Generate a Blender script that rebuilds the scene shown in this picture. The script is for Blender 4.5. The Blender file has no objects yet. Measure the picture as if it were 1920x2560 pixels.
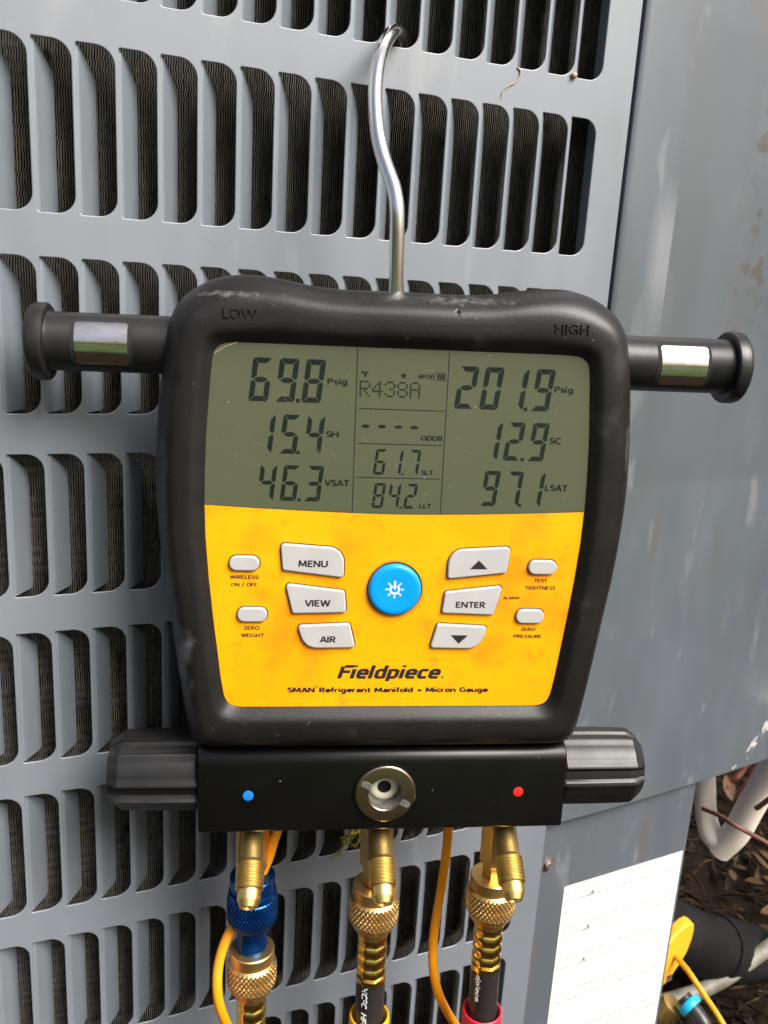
import bpy, math, random
import numpy as np
from mathutils import Matrix, Vector

random.seed(7)
rng = np.random.default_rng(7)
scn = bpy.context.scene
COL = scn.collection
S = 0.001          # everything below is authored in millimetres
GZ = 630.0         # the ground lies 630 mm below the datum of the louvred panel
PI = math.pi

# ------------------------------------------------------------------ camera, world, sun, exposure
cam = bpy.data.cameras.new('camera')
cam.sensor_width = 36.0
cam.lens = 36.0 * 2137.54 / 2560.0
cam.clip_start = 0.01
cam.clip_end = 200.0
cam.dof.use_dof = True
cam.dof.focus_distance = 0.372
cam.dof.aperture_fstop = 19.0
cam_o = bpy.data.objects.new('camera', cam)
COL.objects.link(cam_o)
RC = Matrix(((0.93088666, -0.36098919, 0.05600749),
             (0.03862086, 0.24970758, 0.9675508),
             (-0.36326088, -0.89851707, 0.24639116)))
CAM = Vector((0.18, -359.56, -81.79))
cam_o.matrix_world = Matrix.Translation(Vector((CAM.x, CAM.y, CAM.z + GZ)) * S) @ RC.transposed().to_4x4()
scn.camera = cam_o

world = bpy.data.worlds.new("World")
scn.world = world
world.use_nodes = True
wn = world.node_tree.nodes
bg = wn['Background']
sky = wn.new('ShaderNodeTexSky')
sky.sky_type = 'NISHITA'
sky.sun_disc = False
sky.sun_elevation = math.radians(48)
sky.sun_rotation = math.radians(150)
sky.air_density = 1.0
sky.dust_density = 8.0
sky.ozone_density = 1.0
world.node_tree.links.new(sky.outputs[0], bg.inputs[0])
bg.inputs[1].default_value = 0.06

sun = bpy.data.lights.new('sun', 'SUN')
sun.energy = 2.4
sun.angle = math.radians(35)
sun.color = (1.0, 0.985, 0.96)
sun_o = bpy.data.objects.new('sun', sun)
COL.objects.link(sun_o)
# light comes from in front of the unit, a little to its right, from high up
_az, _el = math.radians(150), math.radians(48)
_to = Vector((math.sin(_az) * math.cos(_el), math.cos(_az) * math.cos(_el), math.sin(_el)))
sun_o.rotation_euler = (-_to).to_track_quat('-Z', 'Y').to_euler()
sun_o.location = _to * 3

scn.view_settings.view_transform = 'Standard'
scn.view_settings.look = 'None'
scn.view_settings.gamma = 1
scn.view_settings.exposure = 1.38
scn.view_settings.use_curve_mapping = False
scn.cycles.max_bounces = 8

# ------------------------------------------------------------------ helpers
G_O = Vector((122.08011522, -73.88658798, -191.51442253))
G_R = Matrix(((0.96241396, -0.00225657, -0.27157738),
              (-0.27133037, 0.03545042, -0.9618332),
              (0.01179798, 0.99936889, 0.0335057)))
ORG = {}           # origin (mm) each thing's parts are measured from


def tag(o, label=None, cat=None, group=None, kind=None):
    if label: o['label'] = label
    if cat: o['category'] = cat
    if group: o['group'] = group
    if kind: o['kind'] = kind
    return o


def thing(name, loc, label, cat, group=None, frame='world'):
    """An Empty at the base of a thing; parts are given in the same frame as loc."""
    o = bpy.data.objects.new(name, None)
    o.empty_display_size = 0.02
    COL.objects.link(o)
    loc = Vector(loc)
    if frame == 'world':
        o.matrix_world = Matrix.Translation((loc + Vector((0, 0, GZ))) * S)
    else:
        p = G_R @ loc + G_O + Vector((0, 0, GZ))
        o.matrix_world = Matrix.Translation(p * S) @ G_R.to_4x4()
    ORG[o.name] = loc
    return tag(o, label, cat, group)


def org_of(p):
    while p is not None:
        if p.name in ORG:
            return ORG[p.name]
        p = p.parent
    return Vector((0, 0, -GZ))


def put(name, me, mat, parent, smooth=None, angle=35):
    if mat and not me.materials:
        me.materials.append(mat)
    o = bpy.data.objects.new(name, me)
    COL.objects.link(o)
    if parent is not None:
        o.parent = parent
    return o


def shade(me, smooth=True, angle=38):
    if not smooth:
        return
    me.polygons.foreach_set('use_smooth', [True] * len(me.polygons))
    if angle < 179:
        try:
            me.set_sharp_from_angle(angle=math.radians(angle))
        except Exception:
            pass


def mesh(name, V, F, mat, parent, smooth=True, angle=38):
    V = np.asarray(V, dtype=float)
    o = np.array(org_of(parent))
    V = (V - o) * S
    me = bpy.data.meshes.new(name)
    me.from_pydata(V.tolist(), [], [tuple(f) for f in F])
    me.update()
    shade(me, smooth, angle)
    return put(name, me, mat, parent)


def from_curve(name, cu, z, mat, parent, smooth=True, angle=38, fit=None, xf=None):
    """Mesh from a 2-D curve or text built in millimetres; z is the height of its middle."""
    ob = bpy.data.objects.new('tmp', cu)
    COL.objects.link(ob)
    dg = bpy.context.evaluated_depsgraph_get()
    me = bpy.data.meshes.new_from_object(ob.evaluated_get(dg))
    bpy.data.objects.remove(ob)
    bpy.data.curves.remove(cu)
    n = len(me.vertices)
    co = np.empty(n * 3)
    me.vertices.foreach_get('co', co)
    co = co.reshape(n, 3)
    if fit:
        x0, x1, y0, y1 = fit
        lo, hi = co.min(0), co.max(0)
        co[:, 0] = x0 + (co[:, 0] - lo[0]) / (hi[0] - lo[0]) * (x1 - x0)
        co[:, 1] = y0 + (co[:, 1] - lo[1]) / (hi[1] - lo[1]) * (y1 - y0)
    co[:, 2] += z
    if xf is not None:
        co = xf(co)
    co = (co - np.array(org_of(parent))) * S
    me.vertices.foreach_set('co', co.ravel())
    me.materials.clear()
    me.name = name
    me.update()
    shade(me, smooth, angle)
    return put(name, me, mat, parent)


def slab(name, loops, z0, z1, bevel, mat, parent, angle=50, xf=None):
    """Flat plate with holes: outline first, holes after; rounded edges."""
    cu = bpy.data.curves.new('tmpc', 'CURVE')
    cu.dimensions = '2D'
    cu.fill_mode = 'BOTH'
    for lp in loops:
        sp = cu.splines.new('POLY')
        sp.points.add(len(lp) - 1)
        for p, q in zip(sp.points, lp):
            p.co = (q[0], q[1], 0, 1)
        sp.use_cyclic_u = True
    cu.extrude = max((z1 - z0) / 2 - bevel, 0.001)
    cu.bevel_depth = bevel
    cu.bevel_resolution = 2
    cu.offset = -bevel
    return from_curve(name, cu, (z0 + z1) / 2, mat, parent, True, angle, xf=xf)


def text(name, body, box, z, mat, parent, bold=0.0, shear=0.0, extrude=0.0, xf=None, spacing=1.0):
    cu = bpy.data.curves.new('tmpt', 'FONT')
    cu.body = body
    cu.size = 1
    cu.offset = bold
    cu.shear = shear
    cu.space_character = spacing
    cu.resolution_u = 3
    cu.extrude = extrude
    return from_curve(name, cu, z, mat, parent, False, fit=box, xf=xf)


def arc(cx, cy, rx, ry, a0, a1, n=9):
    return [(cx + rx * math.cos(math.radians(a0 + (a1 - a0) * k / n)), cy + ry * math.sin(math.radians(a0 + (a1 - a0) * k / n))) for k in range(n + 1)]


def ell(cx, cy, rx, ry):
    return arc(cx, cy, rx, ry, 90, 450, 18)


_st = [(.5, 0), (.5, 7)]
GLYPH = {
    'A': (5.7, [[(.4, 0), (2.72, 7)], [(2.88, 7), (5.2, 0)], [(1.3, 2.2), (4.3, 2.2)]]),
    'B': (5.0, [_st, [(.5, 6.5), (2.5, 6.5)] + arc(2.5, 5.1, 1.4, 1.4, 85, -85, 6) + [(.5, 3.7)], [(2.0, 3.7)] + arc(2.7, 2.1, 1.6, 1.6, 85, -85, 6) + [(.5, .5)]]),
    'C': (5.4, [arc(3.2, 3.5, 2.7, 3.0, 48, 312, 14)]),
    'D': (5.9, [_st, [(.5, 6.5), (2.0, 6.5)] + arc(2.1, 3.5, 2.9, 3, 85, -85, 10) + [(.5, .5)]]),
    'E': (4.5, [_st, [(.9, 6.5), (3.9, 6.5)], [(.9, 3.6), (3.5, 3.6)], [(.9, .5), (4.0, .5)]]),
    'F': (4.3, [_st, [(.9, 6.5), (3.9, 6.5)], [(.9, 3.4), (3.5, 3.4)]]),
    'G': (6.2, [arc(3.2, 3.5, 2.7, 3.0, 48, 325, 14) + [(5.4, 3.2), (3.6, 3.2)]]),
    'H': (6.2, [_st, [(5.2, 0), (5.2, 7)], [(.9, 3.7), (4.8, 3.7)]]),
    'I': (1.7, [_st]),
    'L': (4.2, [[(.5, 7), (.5, .5), (3.9, .5)]]),
    'M': (7.6, [[(.5, 0), (.9, 7)], [(1.0, 6.9), (3.45, 1)], [(3.55, 1), (6.0, 6.9)], [(6.1, 7), (6.5, 0)]]),
    'N': (6.2, [_st, [(.7, 6.7), (4.9, .3)], [(5.1, 0), (5.1, 7)]]),
    'O': (6.6, [ell(3.2, 3.5, 2.7, 3.0)]),
    'P': (4.9, [_st, [(.9, 6.5), (2.2, 6.5)] + arc(2.3, 4.9, 1.8, 1.6, 80, -80, 7) + [(.9, 3.3)]]),
    'R': (5.0, [_st, [(.9, 6.5), (2.2, 6.5)] + arc(2.3, 4.95, 1.8, 1.55, 80, -80, 7) + [(.9, 3.4)], [(2.2, 3.2), (4.3, 0)]]),
    'S': (4.6, [arc(2.4, 5.05, 1.8, 1.45, 38, 270, 9) + arc(2.3, 2.05, 1.9, 1.55, 88, -142, 9)]),
    'T': (4.8, [[(0, 6.5), (4.6, 6.5)], [(2.3, 6.1), (2.3, 0)]]),
    'U': (6.0, [[(.5, 7), (.5, 2.7)] + arc(2.75, 2.6, 2.25, 2.1, 180, 360, 10) + [(5, 7)]]),
    'V': (5.5, [[(.3, 7), (2.62, 0)], [(2.78, 0), (5.1, 7)]]),
    'W': (8.2, [[(.3, 7), (2.1, .1)], [(2.2, .1), (3.95, 6.8)], [(4.05, 6.8), (5.8, .1)], [(5.9, .1), (7.7, 7)]]),
    'Z': (4.8, [[(.2, 6.5), (4.3, 6.5)], [(4.0, 6.2), (.5, .8)], [(.2, .5), (4.4, .5)]]),
    'a': (4.5, [[(.6, 4.2)] + arc(2.0, 3.3, 1.6, 1.25, 120, 0, 7) + [(3.6, 0)], ell(2.0, 1.55, 1.5, 1.1)]),
    'c': (4.0, [arc(2.4, 2.5, 1.95, 2.05, 50, 310, 10)]),
    'd': (5.0, [ell(2.2, 2.5, 1.7, 2.05), [(3.9, 0), (3.9, 7.3)]]),
    'e': (4.7, [[(.9, 2.55), (4.25, 2.55)] + arc(2.4, 2.55, 1.9, 2.0, 10, 318, 14)]),
    'f': (3.0, [[(1.2, 0), (1.2, 5.6)] + arc(2.3, 5.7, 1.1, 1.2, 175, 70, 5), [(.1, 4.6), (2.6, 4.6)]]),
    'g': (5.0, [ell(2.2, 2.5, 1.7, 2.05), [(3.9, 5), (3.9, -.4)] + arc(2.2, -.5, 1.7, 1.4, -5, -145, 7)]),
    'i': (1.7, [[(.5, 0), (.5, 5)], [(.5, 6.1), (.5, 7.2)]]),
    'l': (1.7, [[(.5, 0), (.5, 7.3)]]),
    'n': (5.0, [[(.5, 0), (.5, 5)], [(.5, 2.8)] + arc(2.2, 3.0, 1.7, 1.55, 175, 5, 8) + [(3.9, 0)]]),
    'o': (4.9, [ell(2.4, 2.5, 1.9, 2.05)]),
    'p': (5.0, [ell(2.3, 2.5, 1.7, 2.05), [(.5, -2), (.5, 5)]]),
    'r': (3.3, [[(.5, 0), (.5, 5)], [(.5, 2.9)] + arc(2.1, 3.1, 1.6, 1.4, 175, 80, 6)]),
    's': (3.8, [arc(1.9, 3.6, 1.35, 1.0, 38, 270, 8) + arc(1.8, 1.5, 1.45, 1.05, 88, -142, 8)]),
    't': (3.2, [[(1.2, 6.4), (1.2, 1.5)] + arc(2.2, 1.5, 1.0, 1.05, 180, 285, 5), [(.1, 4.6), (2.6, 4.6)]]),
    'u': (5.0, [[(.5, 5), (.5, 2.1)] + arc(2.2, 2.0, 1.7, 1.55, 180, 350, 8), [(3.9, 5), (3.9, 0)]]),
    '+': (5.0, [[(.3, 2.7), (4.5, 2.7)], [(2.4, .7), (2.4, 2.3)], [(2.4, 3.1), (2.4, 4.7)]]),
    '/': (3.6, [[(.2, -.6), (3.0, 7.3)]]), '.': (1.6, [[(.1, .5), (1.1, .5)]]), ' ': (2.6, []),
    '°': (2.8, [ell(1.2, 6.1, .8, .8)]), '(': (2.2, [arc(2.6, 3.4, 2.0, 4.2, 120, 240, 8)]),
}


def stroke_mesh(strokes_, w, z):
    V, F = [], []
    for k, pts in enumerate(strokes_):
        P = [np.array(p, float) for p in pts]
        P = [P[0]] + [p for q, p in zip(P[:-1], P[1:]) if np.linalg.norm(p - q) > 1e-6]
        n = len(P)
        b = len(V)
        zz = z + .012 * (k % 4)
        for i in range(n):
            d0 = P[i] - P[i - 1] if i else P[1] - P[0]
            d1 = P[i + 1] - P[i] if i < n - 1 else P[-1] - P[-2]
            d0 = d0 / np.linalg.norm(d0); d1 = d1 / np.linalg.norm(d1)
            n0 = np.array([-d0[1], d0[0]]); n1 = np.array([-d1[1], d1[0]])
            mt = n0 + n1; mt /= np.linalg.norm(mt) + 1e-9
            sc = w / 2 / max(mt @ n0, .5)
            for e in (1, -1):
                q = P[i] + mt * sc * e
                V.append((q[0], q[1], zz))
        for i in range(n - 1):
            F.append((b + 2 * i, b + 2 * i + 1, b + 2 * i + 3, b + 2 * i + 2))
    return np.array(V), F


def stext(name, body, box, z, mat, parent, w=1.5, shear=0., xf=None, track=.45, **kw):
    """Lettering of even strokes, fitted to a box (x0, x1, y0, y1)."""
    x = 0; st = []
    for ch in body:
        adv, ss = GLYPH[ch]
        for q in ss:
            st.append([(x + px + py * shear, py) for px, py in q])
        x += adv + track
    V, F = stroke_mesh(st, w, 0)
    lo, hi = V.min(0), V.max(0)
    x0, x1, y0, y1 = box
    V[:, 0] = x0 + (V[:, 0] - lo[0]) / (hi[0] - lo[0]) * (x1 - x0)
    V[:, 1] = y0 + (V[:, 1] - lo[1]) / (hi[1] - lo[1]) * (y1 - y0)
    V[:, 2] += z
    if xf is not None:
        V = xf(V)
    return mesh(name, V, F, mat, parent, False)


def rpoly(pts, rad, n=6):
    """Polygon with rounded corners."""
    out = []
    m = len(pts)
    if not hasattr(rad, '__len__'):
        rad = [rad] * m
    for i in range(m):
        p = Vector(pts[i]); a = Vector(pts[i - 1]); b = Vector(pts[(i + 1) % m])
        u = (a - p).normalized(); v = (b - p).normalized()
        ang = u.angle(v)
        r = rad[i]
        d = min(r / math.tan(ang / 2), (a - p).length * .49, (b - p).length * .49)
        r = d * math.tan(ang / 2)
        c = p + (u + v).normalized() * (r / math.sin(ang / 2))
        s, e = p + u * d - c, p + v * d - c
        a0 = math.atan2(s.y, s.x)
        da = math.atan2(e.y, e.x) - a0
        while da > PI: da -= 2 * PI
        while da < -PI: da += 2 * PI
        for k in range(n + 1):
            t = a0 + da * k / n
            out.append((c.x + r * math.cos(t), c.y + r * math.sin(t)))
    return out


def grow(poly, d):
    """Offset a closed outline outwards by d (counter-clockwise or clockwise alike)."""
    P = np.array(poly)
    area = np.sum(P[:, 0] * np.roll(P[:, 1], -1) - np.roll(P[:, 0], -1) * P[:, 1])
    sgn = 1 if area > 0 else -1
    t = np.roll(P, -1, 0) - np.roll(P, 1, 0)
    t /= np.linalg.norm(t, axis=1)[:, None] + 1e-9
    nrm = np.stack([t[:, 1], -t[:, 0]], 1) * sgn
    return (P + nrm * d).tolist()


def circle(cx, cy, r, n=40):
    return [(cx + r * math.cos(2 * PI * k / n), cy + r * math.sin(2 * PI * k / n)) for k in range(n)]


def spline(pts, sub=8):
    P = [np.array(p, float) for p in pts]
    P = [2 * P[0] - P[1]] + P + [2 * P[-1] - P[-2]]
    out = []
    for i in range(1, len(P) - 2):
        for k in range(sub):
            t = k / sub
            a, b, c, d = P[i - 1], P[i], P[i + 1], P[i + 2]
            out.append(0.5 * ((2 * b) + (c - a) * t + (2 * a - 5 * b + 4 * c - d) * t * t + (3 * b - a - 3 * c + d) * t ** 3))
    out.append(P[-2])
    return out


def tube(name, pts, r, mat, parent, n=16, sub=8, caps=True):
    """Round tube along a smooth path; points may carry their own radius as a 4th value."""
    pts = [tuple(p) + ((r,) if len(p) == 3 else ()) for p in pts]
    Q = np.array(spline(pts, sub)) if sub > 1 else np.array(pts, float)
    X, R = Q[:, :3], Q[:, 3]
    T = np.gradient(X, axis=0)
    T /= np.linalg.norm(T, axis=1)[:, None]
    u = np.cross(T[0], [0.3, 0.5, 0.81]); u /= np.linalg.norm(u)
    V, F = [], []
    for i in range(len(X)):
        u = u - T[i] * (u @ T[i]); u /= np.linalg.norm(u)
        w = np.cross(T[i], u)
        for k in range(n):
            a = 2 * PI * k / n
            V.append(X[i] + R[i] * (math.cos(a) * u + math.sin(a) * w))
    for i in range(len(X) - 1):
        for k in range(n):
            a, b = i * n + k, i * n + (k + 1) % n
            F.append((a, b, b + n, a + n))
    if caps:
        F.append(tuple(range(n - 1, -1, -1)))
        F.append(tuple((len(X) - 1) * n + k for k in range(n)))
    return mesh(name, V, F, mat, parent, True, 50)


def lathe(name, prof, o, ax, mat, parent, n=48, fn=None, angle=32, caps=True):
    """Turned solid; prof is (radius, distance along ax); fn(theta, i) scales the radius."""
    o = np.array(o, float); ax = np.array(ax, float); ax /= np.linalg.norm(ax)
    h = np.array([1, 0, 0]) if abs(ax[0]) < .8 else np.array([0, 0, 1.])
    u = h - ax * (h @ ax); u /= np.linalg.norm(u)
    w = np.cross(ax, u)
    V, F = [], []
    for i, (r, d) in enumerate(prof):
        for k in range(n):
            t = 2 * PI * k / n
            rr = r * (fn(t, i) if fn else 1)
            V.append(o + ax * d + rr * (math.cos(t) * u + math.sin(t) * w))
    for i in range(len(prof) - 1):
        for k in range(n):
            a, b = i * n + k, i * n + (k + 1) % n
            F.append((a, b, b + n, a + n))
    if caps:
        F.append(tuple(range(n - 1, -1, -1)))
        F.append(tuple((len(prof) - 1) * n + k for k in range(n)))
    return mesh(name, V, F, mat, parent, True, angle)


# ------------------------------------------------------------------ materials
def M(name, col, rough=.5, metal=0., var=None, vscale=30., spots=None, bump=0., bscale=400., coat=0.,
      coatr=.05, rvar=0., stretch=(1, 1, 1), spec=.5):
    m = bpy.data.materials.new(name)
    m.use_nodes = True
    nt = m.node_tree; N = nt.nodes; L = nt.links
    b = N['Principled BSDF']
    b.inputs['Roughness'].default_value = rough
    b.inputs['Metallic'].default_value = metal
    b.inputs['Coat Weight'].default_value = coat
    b.inputs['Coat Roughness'].default_value = coatr
    b.inputs['Specular IOR Level'].default_value = spec
    tc = N.new('ShaderNodeTexCoord')
    mp = N.new('ShaderNodeMapping')
    mp.inputs['Scale'].default_value = stretch
    L.new(tc.outputs['Object'], mp.inputs['Vector'])
    out = None
    c0 = N.new('ShaderNodeRGB'); c0.outputs[0].default_value = (*col, 1)
    out = c0.outputs[0]

    def noise(scale, detail=4, rough_=.6):
        n = N.new('ShaderNodeTexNoise')
        n.inputs['Scale'].default_value = scale
        n.inputs['Detail'].default_value = detail
        n.inputs['Roughness'].default_value = rough_
        L.new(mp.outputs[0], n.inputs['Vector'])
        return n.outputs['Fac']

    def ramp(fac, a, bb):
        r = N.new('ShaderNodeMapRange')
        r.interpolation_type = 'SMOOTHSTEP'
        r.inputs['From Min'].default_value = a
        r.inputs['From Max'].default_value = bb
        L.new(fac, r.inputs['Value'])
        return r.outputs[0]

    def mix(fac, a, bcol, amt=1.):
        x = N.new('ShaderNodeMix'); x.data_type = 'RGBA'
        if amt != 1.:
            mm = N.new('ShaderNodeMath'); mm.operation = 'MULTIPLY'; mm.inputs[1].default_value = amt
            L.new(fac, mm.inputs[0]); fac = mm.outputs[0]
        L.new(fac, x.inputs['Factor'])
        L.new(a, x.inputs['A'])
        if hasattr(bcol, 'default_value'):
            L.new(bcol, x.inputs['B'])
        else:
            x.inputs['B'].default_value = (*bcol, 1)
        return x.outputs['Result']
    m['h'] = 0
    if var:
        out = mix(ramp(noise(vscale), .35, .68), out, var)
    if spots:
        for (sc, lo, hi, c, amt) in spots:
            out = mix(ramp(noise(sc, 3), lo, hi), out, c, amt)
    L.new(out, b.inputs['Base Color'])
    if rvar:
        r = N.new('ShaderNodeMapRange')
        r.inputs['To Min'].default_value = rough - rvar
        r.inputs['To Max'].default_value = rough + rvar
        L.new(noise(vscale * 2.3), r.inputs['Value'])
        L.new(r.outputs[0], b.inputs['Roughness'])
    if bump:
        bp = N.new('ShaderNodeBump')
        bp.inputs['Strength'].default_value = bump
        bp.inputs['Distance'].default_value = .0004
        L.new(noise(bscale, 3), bp.inputs['Height'])
        L.new(bp.outputs[0], b.inputs['Normal'])
    m.node_tree['out'] = 1
    return m


paint = M('painted_steel', (.194, .214, .242), .40, 0, (.152, .173, .200), 7, rvar=.1, spec=.8,
          spots=[(18, .48, .70, (.150, .168, .182), .6), (38, .58, .74, (.27, .28, .295), .5), (210, .70, .76, (.14, .13, .115), .6)], bump=.05, bscale=900, stretch=(1, 1, .35))
paint2 = M('weathered_sheen_mottled_steel', (.106, .121, .140), .38, 0, (.079, .093, .110), 12, rvar=.12, spec=.8,
           spots=[(16, .46, .64, (.084, .098, .104), .85), (34, .55, .70, (.150, .158, .168), .6), (60, .60, .72, (.185, .195, .21), .6), (25, .56, .72, (.095, .088, .08), .6), (260, .69, .75, (.12, .10, .085), .6)],  # blotches mix stains with mottled reflections painted into the colour
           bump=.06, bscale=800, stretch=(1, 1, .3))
fin_m = M('dirty_aluminium_fin', (.205, .20, .175), .6, .0, (.13, .122, .10), 45,
          spots=[(20, .55, .7, (.16, .155, .115), .7), (90, .64, .72, (.03, .026, .023), .8)], stretch=(1, 1, .5))
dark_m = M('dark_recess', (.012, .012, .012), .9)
rubber = M('black_rubber', (.0075, .007, .007), .40, 0, (.0125, .0115, .011), 35, rvar=.08, spec=.35,
           spots=[(420, .68, .76, (.16, .15, .145), .5), (28, .62, .75, (.06, .06, .065), .5)], bump=.18, bscale=1500)
plastic = M('black_plastic', (.010, .010, .0102), .38, 0, (.017, .016, .0155), 60, rvar=.1, spec=.4,
            spots=[(300, .73, .77, (.16, .15, .14), .6)], bump=.08, bscale=1600)
alu = M('black_anodised_aluminium', (.003, .0028, .0024), .30, 0, (.004, .004, .0034), 60, rvar=.05, spec=.4,
        spots=[(420, .745, .77, (.35, .34, .32), .5)], bump=.1, bscale=4200)
yellow = M('yellow_faceplate', (.86, .335, .002), .42, 0, (.88, .385, .003), 22, rvar=.08, spec=.25,
           spots=[(30, .49, .72, (.74, .215, .005), .8), (500, .74, .78, (.25, .09, .01), .7), (95, .60, .74, (.62, .17, .01), .5)])
groove_m = M('button_groove', (.32, .10, .004), .7)
ring_m = M('grimy_yellow', (.62, .20, .006), .5, 0, (.78, .30, .006), 60)
btn_m = M('grey_button', (.40, .395, .39), .5, 0, (.43, .42, .41), 90, spots=[(420, .73, .77, (.2, .18, .15), .5)])
blue_btn = M('blue_button', (.0, .27, .74), .33, 0, (.0, .30, .78), 40)
ink = M('black_print', (.016, .013, .011), .5)
white_ink = M('white_print', (.86, .87, .88), .5)
dust_m = M('pale_dust', (.22, .215, .17), .8)
lcd_m = M('lcd_glass', (.072, .082, .045), .5, 0, (.080, .086, .050), 16, coat=.8, coatr=.03, spec=.25,
          spots=[(600, .755, .775, (.5, .5, .4), .7)])
seg_m = M('lcd_segment', (.006, .010, .008), .5, 0, coat=.8, coatr=.03, spec=.2)
seg2_m = M('lcd_faint_segment', (.030, .040, .024), .45, 0, coat=1., coatr=.03)
brass = M('brass', (.84, .59, .20), .38, 1., (.76, .52, .17), 120, rvar=.07, bump=.04, bscale=2500)
brass_k = M('knurled_brass', (.80, .53, .21), .42, 1., (.72, .46, .18), 160)
crimp_m = M('bright_brass', (.90, .62, .17), .22, 1., (.84, .57, .15), 90, rvar=.05)
blue_an = M('blue_anodised_metal', (.008, .075, .30), .26, .85, (.006, .05, .22), 150)
chrome = M('polished_steel', (.90, .88, .85), .17, 1., (.84, .81, .78), 60, rvar=.05)
magnet_m = M('magnet_steel', (.80, .78, .74), .16, 1., (.70, .64, .56), 90, rvar=.08,
             spots=[(330, .67, .73, (.08, .07, .06), .8)], stretch=(1, 3, 1))
nickel = M('ground_tinted_nickel', (.44, .33, .24), .3, 1., (.40, .29, .21), 90)  # brown of the reflected ground is put into the metal colour
cream = M('cream_plastic', (.60, .58, .42), .4)
grey_in = M('dull_metal_bore', (.22, .22, .2), .5, .5, (.12, .12, .11), 300)
blue_dot = M('blue_paint', (.01, .19, .75), .35)
red_dot = M('red_paint', (.72, .02, .015), .35)
hose_m = M('black_hose', (.017, .014, .015), .38, 0, (.022, .019, .02), 50, bump=.06, bscale=1200)
red_m = M('red_rubber', (.72, .022, .055), .42)
yel_m = M('yellow_rubber', (.88, .44, .008), .4)
orange_m = M('orange_cable', (.80, .30, .004), .42, 0, (.70, .25, .004), 60, spots=[(150, .70, .78, (.2, .08, .01), .5)])
clamp_m = M('orange_plastic', (.82, .40, .02), .4, 0, (.78, .35, .02), 50)
label_m = M('white_label', (.66, .66, .65), .5, spots=[(900, .60, .68, (.46, .46, .45), .5)])
line_m = M('label_ink', (.10, .095, .09), .6)
pvc_m = M('aged_white_pvc', (.80, .72, .63), .45, 0, (.68, .61, .53), 30, spots=[(160, .66, .74, (.2, .19, .13), .6)])
conduit_m = M('dirty_white_conduit', (.22, .21, .175), .55, 0, (.10, .085, .06), 40)
foam_m = M('black_foam', (.008, .008, .008), .65, 0, (.013, .0125, .0125), 30, spec=.08, spots=[(260, .70, .76, (.14, .13, .13), .7)], bump=.4, bscale=500)
copper_m = M('dull_copper', (.36, .15, .10), .45, .5, (.24, .10, .07), 80)
twig_m = M('brown_root', (.15, .06, .038), .65, 0, (.085, .035, .022), 80)
root_m = M('pale_rootlet', (.42, .30, .22), .7)
cyan_m = M('cyan_collar', (.01, .36, .55), .35)
soil_m = M('dark_soil', (.007, .0045, .003), .9, 0, (.014, .009, .0055), 25, spots=[(90, .58, .68, (.03, .018, .010), .7)], bump=.8, bscale=160, spec=.08)
lawn_m = M('lawn', (.035, .060, .018), .9, 0, (.05, .075, .022), 4, spec=.1)
litter_m = M('dry_litter', (.026, .015, .008), .8, 0, (.012, .008, .005), 60, spots=[(35, .58, .68, (.13, .06, .024), .8), (22, .60, .68, (.09, .08, .03), .7)], spec=.1)
leaf_m = M('dry_leaf', (.10, .050, .022), .6, 0, (.045, .027, .015), 22, spots=[(14, .55, .68, (.13, .115, .045), .8), (300, .6, .7, (.04, .025, .015), .6)], spec=.2)
screw_m = M('rusty_screw', (.30, .26, .24), .45, .6, (.12, .08, .06), 300)
weed_m = M('yellow_weed', (.42, .33, .02), .6, 0, (.10, .12, .02), 200)
trunk_m = M('bark', (.10, .08, .06), .8)

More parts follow.
